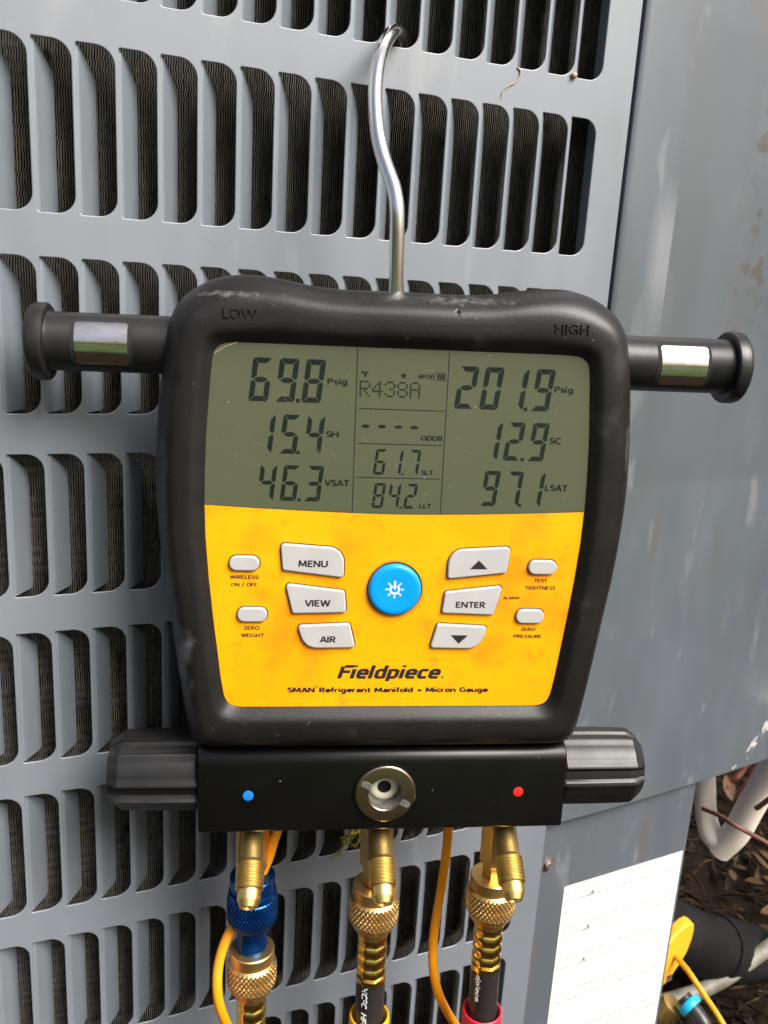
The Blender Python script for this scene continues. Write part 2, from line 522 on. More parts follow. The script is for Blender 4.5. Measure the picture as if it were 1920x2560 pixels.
# faded rectangle and chipped edge of the corner cover: shapes of the paint itself
def cover_paint():
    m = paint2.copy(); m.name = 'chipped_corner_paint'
    nt = m.node_tree; N = nt.nodes; L = nt.links
    b = N['Principled BSDF']
    src = b.inputs['Base Color'].links[0].from_socket
    tc = N.new('ShaderNodeTexCoord')
    sep = N.new('ShaderNodeSeparateXYZ')
    L.new(tc.outputs['Object'], sep.inputs[0])

    def rng_(sock, a, c):
        r = N.new('ShaderNodeMapRange'); r.interpolation_type = 'SMOOTHSTEP'
        r.inputs['From Min'].default_value = a; r.inputs['From Max'].default_value = c
        L.new(sock, r.inputs['Value']); return r.outputs[0]

    def mth(op, a, c):
        x = N.new('ShaderNodeMath'); x.operation = op
        for i, q in enumerate((a, c)):
            if isinstance(q, (int, float)): x.inputs[i].default_value = q
            else: L.new(q, x.inputs[i])
        return x.outputs[0]

    def mx(f, a, c):
        x = N.new('ShaderNodeMix'); x.data_type = 'RGBA'
        L.new(f, x.inputs['Factor']); L.new(a, x.inputs['A']); x.inputs['B'].default_value = (*c, 1)
        return x.outputs['Result']
    X, Zc = sep.outputs['X'], sep.outputs['Z']
    z0 = GZ * S
    inside = mth('MULTIPLY', mth('MULTIPLY', rng_(X, .283, .2885), rng_(Zc, z0 - .1745, z0 - .1685)), rng_(mth('MULTIPLY', Zc, -1), -(z0 + .054), -(z0 + .047)))
    c = mx(mth('MULTIPLY', inside, .5), src, (.076, .086, .096))
    # pale highlight streak left of the rectangle, painted into the colour
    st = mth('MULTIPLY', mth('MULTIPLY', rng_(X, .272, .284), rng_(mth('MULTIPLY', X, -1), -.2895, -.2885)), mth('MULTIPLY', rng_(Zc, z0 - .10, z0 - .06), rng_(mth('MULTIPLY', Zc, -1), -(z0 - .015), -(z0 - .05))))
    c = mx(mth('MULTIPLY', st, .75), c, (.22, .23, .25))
    # rubbed brown dirt far right
    n1 = N.new('ShaderNodeTexNoise'); n1.inputs['Scale'].default_value = 120; n1.inputs['Detail'].default_value = 5
    L.new(tc.outputs['Object'], n1.inputs['Vector'])
    dirt = mth('MULTIPLY', rng_(n1.outputs['Fac'], .50, .66), mth('MULTIPLY', rng_(X, .322, .345), mth('MULTIPLY', rng_(Zc, z0 - .12, z0 - .04), rng_(mth('MULTIPLY', Zc, -1), -(z0 + .03), -(z0 + .005)))))
    c = mx(mth('MULTIPLY', dirt, .75), c, (.058, .046, .038))
    # chips along the lower right edge
    n2 = N.new('ShaderNodeTexNoise'); n2.inputs['Scale'].default_value = 120; n2.inputs['Detail'].default_value = 6
    n2.inputs['Roughness'].default_value = .65
    L.new(tc.outputs['Object'], n2.inputs['Vector'])
    line = mth('ADD', mth('MULTIPLY', mth('SUBTRACT', X, .404), -1.05), mth('SUBTRACT', Zc, z0 - .3705))
    band = mth('MULTIPLY', rng_(line, -.016, -.002), rng_(mth('MULTIPLY', line, -1), -.016, -.004))
    chip = rng_(mth('ADD', n2.outputs['Fac'], mth('MULTIPLY', mth('SUBTRACT', band, 1), .5)), .53, .57)
    chip = mth('MULTIPLY', chip, rng_(X, .388, .396))
    c = mx(chip, c, (.46, .44, .43))
    L.new(c, b.inputs['Base Color'])
    return m


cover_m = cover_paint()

# ------------------------------------------------------------------ ground
def ground():
    me = bpy.data.meshes.new('ground')
    xs = np.concatenate([[-20, -6, -2], np.linspace(-.6, 1.4, 70), [3, 8, 20]])
    ys = np.concatenate([[-20, -6, -2], np.linspace(-.6, 1.6, 70), [3, 8, 20]])
    V, F = [], []
    for y in ys:
        for x in xs:
            h = .012 * (math.sin(9 * x + 3 * y) + math.sin(-7 * x + 11 * y + 1)) + rng.normal() * .004
            if max(abs(x), abs(y)) > 1.7: h = 0
            V.append((x, y, h))
    n = len(xs)
    for j in range(len(ys) - 1):
        for i in range(n - 1):
            a = j * n + i
            F.append((a, a + 1, a + 1 + n, a + n))
    me.from_pydata(V, [], F); me.update(); shade(me, True, 180)
    o = put('ground', me, soil_m, None)
    tag(o, 'dark soil ground littered with mulch beside the grey cabinet', kind='structure')
    me = bpy.data.meshes.new('lawn')
    me.from_pydata([(-20, -20, .03), (20, -20, .03), (20, -.75, .03), (-20, -.75, .03)], [], [(0, 1, 2, 3)])
    o = put('lawn', me, lawn_m, None)
    tag(o, 'lawn stretching away in front of the cabinet', kind='structure')
    # mulch chips, needles and leaf scraps
    V, F = [], []
    for k in range(5200):
        x = rng.uniform(.33, .95); y = rng.uniform(-.12, .95)
        L_ = rng.uniform(.006, .03); w = rng.uniform(.0012, .006); t = rng.uniform(.0006, .002)
        if rng.random() < .35: L_, w = rng.uniform(.02, .06), rng.uniform(.0008, .0016)
        a = rng.uniform(0, 2 * PI); tl = rng.normal() * .35
        u = np.array([math.cos(a) * math.cos(tl), math.sin(a) * math.cos(tl), math.sin(tl)])
        v = np.cross(u, [0, 0, 1]); v /= np.linalg.norm(v)
        ww = np.cross(u, v)
        c = np.array([x, y, .012 * (math.sin(9 * x + 3 * y) + math.sin(-7 * x + 11 * y + 1)) + rng.uniform(.0, .014)])
        b0 = len(V)
        bend = rng.normal() * .15 * L_
        for s_, q, lift in ((-1, .3, 0), (0, 1, bend), (1, .35, 0)):
            for e in (-1, 1):
                V.append(c + u * s_ * L_ / 2 + v * e * w * q / 2 + ww * lift)
        for s_, q, lift in ((-1, .3, 0), (0, 1, bend), (1, .35, 0)):
            for e in (-1, 1):
                V.append(c + u * s_ * L_ / 2 + v * e * w * q / 2 + ww * (lift + t))
        for i in (0, 2):
            F.append((b0 + i, b0 + i + 1, b0 + i + 3, b0 + i + 2))
            F.append((b0 + 6 + i, b0 + 8 + i, b0 + 9 + i, b0 + 7 + i))
            F.append((b0 + i, b0 + i + 2, b0 + i + 8, b0 + i + 6))
            F.append((b0 + i + 1, b0 + i + 7, b0 + i + 9, b0 + i + 3))
    me = bpy.data.meshes.new('mulch')
    me.from_pydata([tuple(v) for v in V], [], F); me.update()
    o = put('mulch', me, litter_m, None)
    tag(o, 'brown mulch chips, pine needles and leaf scraps over the soil', 'mulch', kind='stuff')


ground()


def leaves():
    V, F = [], []
    for k in range(420):
        x = rng.uniform(.36, .95); y = rng.uniform(-.12, .9)
        L_ = rng.uniform(.012, .034); w = L_ * rng.uniform(.3, .55)
        a = rng.uniform(0, 2 * PI); t1, t2 = rng.normal(size=2) * .35
        u = np.array([math.cos(a), math.sin(a), t1]); u /= np.linalg.norm(u)
        v = np.array([-math.sin(a), math.cos(a), t2]); v /= np.linalg.norm(v)
        n_ = np.cross(u, v)
        c = np.array([x, y, .012 * (math.sin(9 * x + 3 * y) + math.sin(-7 * x + 11 * y + 1)) + rng.uniform(.006, .02)])
        b = len(V); cup = rng.uniform(-.25, .4)
        st = [(-.5, 0), (-.3, .32), (0, .5), (.28, .34), (.5, .02)]
        for p, q in st:
            V.append(c + u * p * L_ + n_ * cup * L_ * (p * p)); 
            V.append(c + u * p * L_ + v * q * w + n_ * (cup * L_ * p * p + .25 * q * w))
            V.append(c + u * p * L_ - v * q * w + n_ * (cup * L_ * p * p + .25 * q * w))
        for i in range(4):
            o = b + 3 * i
            F.append((o, o + 3, o + 4, o + 1)); F.append((o, o + 2, o + 5, o + 3))
    me = bpy.data.meshes.new('leaf_litter')
    me.from_pydata([tuple(p) for p in V], [], F); me.update(); shade(me, True, 180)
    tag(put('leaf_litter', me, leaf_m, None), 'curled dry leaves scattered over the mulch', 'leaves', kind='stuff')


leaves()

# ------------------------------------------------------------------ the condenser cabinet
unit = thing('condenser_unit', (0, 0, -GZ), 'grey painted condenser cabinet with rows of louvres, behind the yellow gauge', 'air conditioner')
PITCH, ROW, OW, OH = 15.0, 75.35, 13.5, 59.2
COLS = range(-8, 16)
ROWS = range(-1, 8)        # row 0 has its tops at datum height


def opening(x, z, grow_=0):
    r = 7.2
    pts = [(x, z), (x, z - OH), (x + OW, z - OH), (x + OW, z)]
    return rpoly(pts, [.5, 1.2, r, r], 7)


loops = [[(-165, 200), (255.7, 200), (255.7, -560), (-165, -560)]]
for r in ROWS:
    for k in COLS:
        loops.append(opening(k * PITCH, -r * ROW))
slab('louver_panel', loops, -1.0, 0.0, .35, paint, unit, xf=lambda c: np.stack([c[:, 0], -c[:, 2] - 1.0, c[:, 1]], 1))


def louver_mesh():
    """The flap of one opening, bent inwards along its left side."""
    us = np.array([0, .4, .8, 1.2, 1.6, 2.4, 3.6, 5, 6.5, 8, 9.5, 10.8, 11.8, 12.5, 12.95])
    a1 = math.radians(57)            # final angle from the panel
    R = 1.6 / a1
    def pos(u):
        if u < 1.6:
            a = u / R
            return R * math.sin(a), R * (1 - math.cos(a)), a
        x0, y0 = R * math.sin(a1), R * (1 - math.cos(a1))
        return x0 + (u - 1.6) * math.cos(a1), y0 + (u - 1.6) * math.sin(a1), a1
    nv = 10
    V, F = [], []
    for side in (0, 1):
        for u in us:
            dt = .2 + 9.5 * (u / 13) ** 1.25          # the top of the flap is cut on a slant
            db = .25
            if u > 11.2: db += 2.0 - math.sqrt(max(4 - (u - 11.2) ** 2, 0))
            x, y, a = pos(u)
            x += -math.sin(a) * .8 * side; y += math.cos(a) * .8 * side
            for j in range(nv):
                z = -dt - (OH - dt - db) * j / (nv - 1)
                V.append((x, y + .15, z))
    nu = len(us)
    for i in range(nu - 1):
        for j in range(nv - 1):
            a = i * nv + j
            F.append((a, a + 1, a + nv + 1, a + nv))
            b = a + nu * nv
            F.append((b, b + nv, b + nv + 1, b + 1))
    o = nu * nv
    for i in range(nu - 1):
        a = i * nv; F.append((a, a + nv, a + nv + o, a + o))
        a = i * nv + nv - 1; F.append((a, a + o, a + nv + o, a + nv))
    for j in range(nv - 1):
        a = j; F.append((a, a + o, a + o + 1, a + 1))
        a = (nu - 1) * nv + j; F.append((a, a + 1, a + o + 1, a + o))
    me = bpy.data.meshes.new('louver')
    me.from_pydata((np.array(V) * S).tolist(), [], F)
    me.update(); shade(me, True, 45)
    me.materials.append(paint)
    return me


lm = louver_mesh()
for r in ROWS:
    for k in COLS:
        o = put('louver', lm, paint, unit)
        o.location = Vector((k * PITCH, 0, -r * ROW + GZ)) * S
        o.rotation_euler = (0, 0, rng.normal() * .012)


def fins():
    xs = np.arange(-170, 246, .98)
    zs = np.arange(195, -620, -2.15)
    n = len(zs)
    V = np.empty((len(xs), n, 3, 3))
    band = np.abs(((zs + 6) % 21.6) - 10.8)           # distance to a tube row
    amp = np.clip((band - 2.0) / 3, 0, 1) * .25
    wave = np.where(np.arange(n) % 2 == 0, 1, -1) * amp
    for i, x in enumerate(xs):
        jit = rng.normal() * .02
        slow = .02 * np.sin(zs / 37 + x * .3) * rng.random()
        cx = x + wave + jit + slow + rng.normal(size=n) * .025
        w = .25 + rng.normal(size=n) * .03
        V[i, :, 0, 0] = cx - w
        V[i, :, 1, 0] = cx + w
        V[i, :, 2, 0] = cx + .1
        dy = rng.normal() * .07
        V[i, :, 0, 1] = 15.4 + dy + rng.normal(size=n) * .05
        V[i, :, 1, 1] = 15.6 + dy + rng.normal(size=n) * .05
        V[i, :, 2, 1] = 23
        V[i, :, :, 2] = zs[:, None]
    V = V.reshape(-1, 3)
    V[:, 2] += GZ
    idx = np.arange(len(xs) * n).reshape(len(xs), n)
    a = idx[:, :-1].ravel() * 3; b = idx[:, 1:].ravel() * 3
    Q = np.concatenate([np.stack([a, b, b + 1, a + 1], 1), np.stack([a + 1, b + 1, b + 2, a + 2], 1)])
    me = bpy.data.meshes.new('coil_fins')
    me.vertices.add(len(V)); me.vertices.foreach_set('co', (V * S).ravel())
    me.loops.add(Q.size); me.loops.foreach_set('vertex_index', Q.ravel())
    me.polygons.add(len(Q))
    me.polygons.foreach_set('loop_start', np.arange(len(Q)) * 4)
    me.update(calc_edges=True); me.validate()
    o = put('coil_fins', me, fin_m, unit)
    o['kind'] = 'stuff'


fins()


def box(name, x0, x1, y0, y1, z0, z1, mat, parent):
    V = [(x, y, z) for x in (x0, x1) for y in (y0, y1) for z in (z0, z1)]
    F = [(0, 1, 3, 2), (4, 6, 7, 5), (0, 4, 5, 1), (2, 3, 7, 6), (0, 2, 6, 4), (1, 5, 7, 3)]
    return mesh(name, V, F, mat, parent, False)


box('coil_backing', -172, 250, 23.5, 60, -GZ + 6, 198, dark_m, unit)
box('inner_flange', 245, 250, 1.2, 23, -560, 198, paint, unit)
for k in range(0, 36):
    zz = 190 - 21.6 * k
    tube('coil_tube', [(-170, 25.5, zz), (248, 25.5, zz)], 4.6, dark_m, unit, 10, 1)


def curved_plate(name, pts, z0, z1, th, mat, chz=None):
    """Sheet that follows a plan curve; pts are (x, y) of its front face."""
    P = np.array(pts, float)
    T = np.gradient(P, axis=0); T /= np.linalg.norm(T, axis=1)[:, None]
    Nn = np.stack([-T[:, 1], T[:, 0]], 1)
    B = P + Nn * th
    zz = np.linspace(z0, z1, 12)
    V, F = [], []
    n = len(P)
    for s, Q in ((0, P), (1, B)):
        for z in zz:
            V += [(q[0], q[1], z) for q in Q]
    o = n * len(zz)
    for j in range(len(zz) - 1):
        for i in range(n - 1):
            a = j * n + i
            F.append((a, a + 1, a + 1 + n, a + n)); b = a + o
            F.append((b, b + n, b + n + 1, b + 1))
    for i in range(n - 1):
        F.append((i, i + o, i + 1 + o, i + 1)); t = (len(zz) - 1) * n + i
        F.append((t, t + 1, t + 1 + o, t + o))
    for j in range(len(zz) - 1):
        a = j * n; F.append((a, a + n, a + n + o, a + o)); a += n - 1
        F.append((a, a + o, a + n + o, a + n))
    ob = mesh(name, V, F, mat, unit, True, 40)
    md = ob.modifiers.new('edge', 'BEVEL'); md.width = .0005; md.segments = 2; md.limit_method = 'ANGLE'; md.angle_limit = math.radians(50)
    return ob


cv = [(257.0, 3.5), (256.7, .2), (257.2, -1.9), (258.6, -2.8), (261, -2.9)]
cv += [tuple(p) for p in np.array(spline([(268.5, -2.2), (290, -.4), (318.5, 2.6), (345, 5.6), (372.9, 9.2), (405, 13.8), (439, 19.2), (475, 27), (520, 41), (560, 58)], 4))]
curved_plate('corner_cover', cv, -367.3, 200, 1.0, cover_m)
ac = [(254.5, 2.4), (258, 2.6), (262, 2.9)] + [tuple(p) for p in np.array(spline([(279, 4.6), (317, 7.6), (371, 11.9)], 5))] + [(373.5, 12.3), (375, 13.6), (375.6, 16), (376.5, 60), (378, 160)]
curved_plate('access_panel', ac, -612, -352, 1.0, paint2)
# shallow pressed crease on the access panel
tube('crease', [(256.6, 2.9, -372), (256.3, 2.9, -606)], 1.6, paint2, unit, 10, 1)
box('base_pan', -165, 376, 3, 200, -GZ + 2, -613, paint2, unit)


def acc_y(x):
    return 4.6 + (x - 279) * .0793


def at_face(x, z, off):
    n = Vector((.079, -1, 0)).normalized()
    return (x + n.x * off, acc_y(x) + n.y * off, z)


def on_access(c):
    """Maps (x, z, height) on the flat of the access panel to space."""
    n = np.array([.079, -.9969, 0])
    out = np.stack([c[:, 0], acc_y(c[:, 0]), c[:, 1]], 1)
    return out + n[None, :] * c[:, 2:3]


# thin rust runs below some of the openings
rust_m = M('rust_stain', (.30, .17, .07), .6, 0, (.22, .19, .16), 400)
for x_, z_, l_ in ((150.4, -60.2, 5.0), (166.0, -60.4, 4.0), (183.6, -60.6, 3.4), (60.5, -60.2, 2.6), (118, -361.5, 4), (210.5, -60.6, 3.0)):
    pts = [(x_ - .35, z_), (x_ + .35, z_), (x_ + .28, z_ - l_ * .5), (x_ + .4, z_ - l_ * .8), (x_ + .05, z_ - l_), (x_ - .3, z_ - l_ * .75), (x_ - .2, z_ - l_ * .4)]
    slab('rust_run', [pts], 0, .06, .02, rust_m, unit, xf=lambda c: np.stack([c[:, 0], -c[:, 2] - .01, c[:, 1]], 1))

# rating label with its ruled lines
lab = slab('rating_label', [[(277.2, -418.2), (371.6, -418.2), (371.6, -606), (277.2, -606)]], .08, .26, .03, label_m, unit, xf=on_access)
tag(lab, 'white rating label, its print thinned as by glare, on the access panel')


def label_print():
    V, F = [], []
    def q(x0, x1, z0, z1):
        b = len(V)
        V.extend([(x0, z0, .30), (x1, z0, .30), (x1, z1, .30), (x0, z1, .30)]); F.append((b, b + 1, b + 2, b + 3))
    def hl(z, x0=280.5, x1=368.5, w=.36): q(x0, x1, z - w / 2, z + w / 2)
    for z in (-421.5, -429.5, -447.5, -454, -471.5, -478.5, -497, -504, -530, -537, -570):
        hl(z)
    q(280.3, 280.55, -600, -421.5); q(368.4, 368.7, -600, -421.5)
    # rows of specks for small print, drawn sparse as washed out by glare
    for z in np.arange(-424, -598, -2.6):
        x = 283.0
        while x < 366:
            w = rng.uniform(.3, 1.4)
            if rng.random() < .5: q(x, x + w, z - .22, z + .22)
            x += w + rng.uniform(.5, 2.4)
    # three little warning triangles with thick lower bars
    for z in (-427.5, -452.2, -476.5):
        x = 299.5
        b = len(V)
        V.extend([(x - 1.4, z - 1.2, .30), (x + 1.4, z - 1.2, .30), (x + .2, z + 1.6, .30)]); F.append((b, b + 1, b + 2))
        q(x - 4, x + 2.2, z - 2.3, z - 1.7)
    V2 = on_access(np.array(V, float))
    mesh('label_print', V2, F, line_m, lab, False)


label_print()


def screw(x, z, r, mat):
    n = Vector((.079, -1, 0)).normalized()
    c = at_face(x, z, 0)
    o = lathe('screw', [(r * 1.7, 0.0), (r * 1.7, .5), (r * .98, .7), (r * .95, 2.2), (r * .7, 2.7)], c, n, mat, unit, 6 * 6, fn=lambda t, i: (1 - .05 * abs(math.cos(3 * t))) if i > 1 else 1)
    return o


screw(262.2, -398.0, 2.9, screw_m)
screw(248.5, -373.5, 1.4, screw_m)

# ------------------------------------------------------------------ the gauge
g = thing('manifold_gauge', (0, -104, -10), 'black and yellow digital refrigerant gauge hanging by its steel hook from the louvres', 'gauge', frame='g')

half_o = [(0, 111.4), (10, 111.3), (20, 111.2), (28, 111.5), (34, 112.1), (40, 113.1), (46, 114.2), (52, 114.8), (58, 115.0), (63, 114.6), (68, 113.5), (73, 111.4), (77, 109), (80.6, 106),
          (83.2, 102.3), (85.1, 98), (86.4, 92), (88, 82), (89.3, 70), (90.2, 58), (90.8, 45), (90.8, 35), (90.4, 26), (89.6, 15), (88.3, 2), (86.7, -9), (84.8, -24), (82.7, -40), (80.8, -52),
          (79.5, -60), (78.6, -64.4), (77.2, -66.6), (74.6, -67.8), (70, -68.1), (50, -68.2), (25, -68.3), (0, -68.3)]
half_i = [(0, 91.1), (30, 91.1), (56, 91.1), (61, 91.0), (64.5, 90.7), (66.6, 89.8), (68, 88.2), (68.7, 85.5), (69.3, 80), (70.1, 70), (71, 58), (71.5, 45), (71.7, 32), (71.4, 20), (70.3, 5), (68.8, -10), (67.3, -23),
          (65.8, -36), (64.7, -42.6), (63.6, -45.6), (61.6, -47.2), (58.5, -47.75), (54, -47.8), (30, -47.8), (0, -47.8)]


def full(h):
    return h + [(-x, y) for x, y in reversed(h[1:-1])]


OUT, INN = full(half_o), full(half_i)
CY = 22.0


def radial(poly, th):
    P = np.array(poly); P = np.concatenate([P, P[:1]])
    d = np.array([math.cos(th), math.sin(th)])
    best = None
    for a, b in zip(P[:-1], P[1:]):
        a = a - [0, CY]; b = b - [0, CY]
        e = b - a
        den = d[0] * e[1] - d[1] * e[0]
        if abs(den) < 1e-9: continue
        t = (a[0] * e[1] - a[1] * e[0]) / den
        s = (a[0] * d[1] - a[1] * d[0]) / den
        if -1e-6 <= s <= 1 + 1e-6 and t > 0:
            best = t if best is None else max(best, t)
    return best


NB = 360
# sample angles finely where the outline has corners
TH = np.linspace(0, 2 * PI, NB, endpoint=False)
ro = np.array([radial(OUT, t) for t in TH]); ri = np.array([radial(INN, t) for t in TH])
for _ in range(2):
    ro = (np.roll(ro, 1) + 2 * ro + np.roll(ro, -1)) / 4
PROF = [(0.0, -1.2), (0.0, .1), (.02, .45), (.07, 1.2), (.13, 2.2), (.185, 2.95), (.225, 3.35), (.27, 3.55), (.34, 3.62), (.46, 3.55), (.56, 3.35), (.635, 2.9), (.70, 2.1), (.77, .8), (.84, -1.0),
        (.905, -3.4), (.955, -6.2), (.985, -9), (1.0, -12), (.995, -15.5), (.97, -19.5), (.93, -23.5), (.86, -27), (.78, -28.5), (.3, -28.5), (.0, -27)]


def boot():
    V, F = [], []
    n = len(PROF)
    for i, th in enumerate(TH):
        # the top of the rim is broader and more rolled than the sides
        for (t, z) in PROF:
            r = ri[i] + (ro[i] - ri[i]) * t
            V.append((r * math.cos(th), CY + r * math.sin(th), z))
    for i in range(NB):
        for j in range(n):
            a = i * n + j; b = ((i + 1) % NB) * n + j
            a2 = i * n + (j + 1) % n; b2 = ((i + 1) % NB) * n + (j + 1) % n
            F.append((a, b, b2, a2))
    ob = mesh('rubber_boot', V, F, rubber, g, True, 70)
    # LOW and HIGH are pressed into the rubber
    cutters = []
    for body, bx in (('LOW', (-65.2, -53.4, 98.9, 102.5)), ('HIGH', (53.0, 65.8, 98.4, 102.1))):
        c = text('cut', body, bx, 3.6, None, g, bold=.02, extrude=.75)
        cutters.append(c)
    # a torn nick in the top of the rim
    nick = lathe('cut', [(.1, -2), (1.6, 0), (1.1, 2), (.1, 3)], (17.6, 105.4, 3.3), (.9, .25, .1), None, g, 7, fn=lambda t, i: 1 + .35 * math.sin(3 * t + i))
    cutters.append(nick)
    for c in cutters:
        md = ob.modifiers.new('cut', 'BOOLEAN'); md.operation = 'DIFFERENCE'; md.object = c; md.solver = 'EXACT'
    dg = bpy.context.evaluated_depsgraph_get()
    me = bpy.data.meshes.new_from_object(ob.evaluated_get(dg))
    ob.modifiers.clear()
    for c in cutters:
        bpy.data.objects.remove(c)
    ok = len(me.vertices) > 8000
    if ok:
        me.materials.clear(); me.materials.append(rubber)
        ob.data = me; me.name = 'rubber_boot'
        shade(me, True, 55)
    print('boot verts', len(me.vertices))
    return ob


def scuffed(base, marks):
    """Worn places of a given shape: (x, y, radius_x, radius_y, colour, roughness, noise scale, threshold)."""
    m = base.copy(); m.name = 'scuffed_' + base.name
    nt = m.node_tree; N = nt.nodes; L = nt.links
    b = N['Principled BSDF']
    tc = N.new('ShaderNodeTexCoord')
    for (x, y, rx, ry, colr, rgh, ns, th) in marks:
        mp = N.new('ShaderNodeMapping'); mp.vector_type = 'TEXTURE'
        mp.inputs['Location'].default_value = (x * S, (y + 104) * S, .012)
        mp.inputs['Scale'].default_value = (rx * S, ry * S, .04)
        L.new(tc.outputs['Object'], mp.inputs['Vector'])
        ln = N.new('ShaderNodeVectorMath'); ln.operation = 'LENGTH'
        L.new(mp.outputs[0], ln.inputs[0])
        nz = N.new('ShaderNodeTexNoise'); nz.inputs['Scale'].default_value = ns; nz.inputs['Detail'].default_value = 5
        L.new(tc.outputs['Object'], nz.inputs['Vector'])
        ad = N.new('ShaderNodeMath'); ad.operation = 'MULTIPLY_ADD'; ad.inputs[1].default_value = -.55
        L.new(ln.outputs['Value'], ad.inputs[0]); L.new(nz.outputs['Fac'], ad.inputs[2])
        r = N.new('ShaderNodeMapRange'); r.interpolation_type = 'SMOOTHSTEP'
        r.inputs['From Min'].default_value = th; r.inputs['From Max'].default_value = th + .45
        L.new(ad.outputs[0], r.inputs['Value'])
        for sock, val in (('Base Color', (*colr, 1)), ('Roughness', rgh)):
            src = b.inputs[sock].links[0].from_socket if b.inputs[sock].links else None
            x_ = N.new('ShaderNodeMix')
            if sock == 'Base Color':
                x_.data_type = 'RGBA'; A, B, O = x_.inputs['A'], x_.inputs['B'], x_.outputs['Result']
                A, B, O = x_.inputs[6], x_.inputs[7], x_.outputs[2]
            else:
                A, B, O = x_.inputs[2], x_.inputs[3], x_.outputs[0]
            L.new(r.outputs[0], x_.inputs[0])
            if src: L.new(src, A)
            else: A.default_value = b.inputs[sock].default_value
            B.default_value = val
            L.new(O, b.inputs[sock])
    return m


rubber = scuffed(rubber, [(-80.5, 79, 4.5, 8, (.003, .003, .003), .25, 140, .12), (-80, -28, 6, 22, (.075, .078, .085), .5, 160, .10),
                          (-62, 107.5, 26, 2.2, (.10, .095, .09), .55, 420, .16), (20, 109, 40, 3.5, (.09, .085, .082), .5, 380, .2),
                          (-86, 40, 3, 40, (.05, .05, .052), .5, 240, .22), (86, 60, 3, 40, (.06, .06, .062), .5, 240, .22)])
boot()

# face plate: printed yellow half with openings for the buttons, display half above
def bound(x):
    return 29.85 + 2.35 * (abs(x) / 71.9) ** 1.6


inner_big = grow(INN, .7)
lower = [p for p in inner_big if p[1] < bound(p[0])]
xs_ = np.linspace(72.3, -72.3, 41)
iR = [p for p in inner_big if p[0] > 0 and p[1] < bound(p[0])]
iL = [p for p in inner_big if p[0] <= 0 and p[1] < bound(p[0])]
yel_loop = [(x, bound(x)) for x in xs_]
# go down the left side, along the bottom and back up the right side
left = sorted([p for p in inner_big if p[0] < -1 and p[1] < bound(p[0]) - .3], key=lambda p: -math.atan2(p[1] - CY, p[0]) if False else -p[1])
right = sorted([p for p in inner_big if p[0] > 1 and p[1] < bound(p[0]) - .3], key=lambda p: p[1])
left_b = [p for p in left]
def order_left(ps):
    return sorted(ps, key=lambda p: (math.atan2(p[1] - CY, p[0]) + 2 * PI) % (2 * PI))
ang_l = order_left([p for p in inner_big if p[1] < bound(p[0]) - .3])
# counter-clockwise from the left end (angle about pi) to the right end (angle about 2 pi)
yel_loop = [(x, bound(x)) for x in xs_] + ang_l

BTN = {
    'MENU': ([(-43.9, 18.2), (-19.9, 16.6), (-19.9, 5.1), (-43.0, 7.8)], [1.5, 7.5, 1.2, 1.2]),
    'VIEW': ([(-41.9, 2.6), (-19.3, -.1), (-18.4, -8.7), (-39.0, -9.3)], [1.3, 1.1, 1.0, 1.2]),
    'AIR': ([(-37.1, -14.1), (-17.0, -13.1), (-14.5, -23.0), (-34.0, -23.3)], [1.2, 1.1, 1.2, 7.5]),
}
def mirror(ps): return [(-x, y) for x, y in ps]
SHAPES = []
for k in ('MENU', 'VIEW', 'AIR'):
    ps, rd = BTN[k]
    SHAPES.append(('button', k, rpoly(ps, rd, 7)))
SHAPES.append(('button', 'UP', mirror(SHAPES[0][2])))
SHAPES.append(('button', 'ENTER', mirror(SHAPES[1][2])))
SHAPES.append(('button', 'DOWN', mirror(SHAPES[2][2])))
for nm, cx, cy in (('WIRELESS', -57.2, 10.25), ('TEST', 57.0, 10.15), ('ZEROW', -54.1, -9.9), ('ZEROP', 53.6, -9.85)):
    w, h = 5.65, 2.85
    SHAPES.append(('button', nm, rpoly([(cx - w, cy - h), (cx + w, cy - h), (cx + w, cy + h), (cx - w, cy + h)], 2.8, 8)))
face = slab('face_plate', [yel_loop] + [grow(s[2], .42) for s in SHAPES] + [circle(-.2, .6, 10.75, 56)], -1.0, 0.0, .12, yellow, g)
slab('face_backing', [grow(INN, .5)], -2.2, -1.25, .05, groove_m, g)
BL = {'MENU': 'MENU button, top left of the key cluster', 'VIEW': 'VIEW button, middle left', 'AIR': 'AIR button, lower left', 'UP': 'up arrow button',
      'ENTER': 'ENTER button', 'DOWN': 'down arrow button', 'WIRELESS': 'small oval button above the words WIRELESS ON / OFF', 'TEST': 'small oval button above the words TEST TIGHTNESS',
      'ZEROW': 'small oval button above the words ZERO WEIGHT', 'ZEROP': 'small oval button above the words ZERO PRESSURE'}
btn = {}
for nm, key, lp in SHAPES:
    o = slab(nm, [lp], -1.2, 1.3, .55, btn_m, g)
    o['label'] = BL[key]
    btn[key] = o
zt = 1.33
stext('button_legend', 'MENU', (-37.1, -26.0, 9.25, 11.95), zt, ink, btn['MENU'], bold=.012)
stext('button_legend', 'VIEW', (-34.4, -24.6, -6.25, -3.6), zt, ink, btn['VIEW'], bold=.012)
stext('button_legend', 'AIR', (-28.3, -22.2, -20.85, -18.15), zt, ink, btn['AIR'], bold=.012)
stext('button_legend', 'ENTER', (23.7, 35.3, -6.4, -3.8), zt, ink, btn['ENTER'], bold=.012)
mesh('button_legend', [(28.3, 9.2, zt), (35.3, 9.3, zt), (31.7, 12.8, zt)], [(0, 1, 2)], ink, btn['UP'], False)
mesh('button_legend', [(22.4, -17.5, zt), (25.8, -21.1, zt), (29.3, -17.6, zt)], [(0, 1, 2)], ink, btn['DOWN'], False)
zp = .03
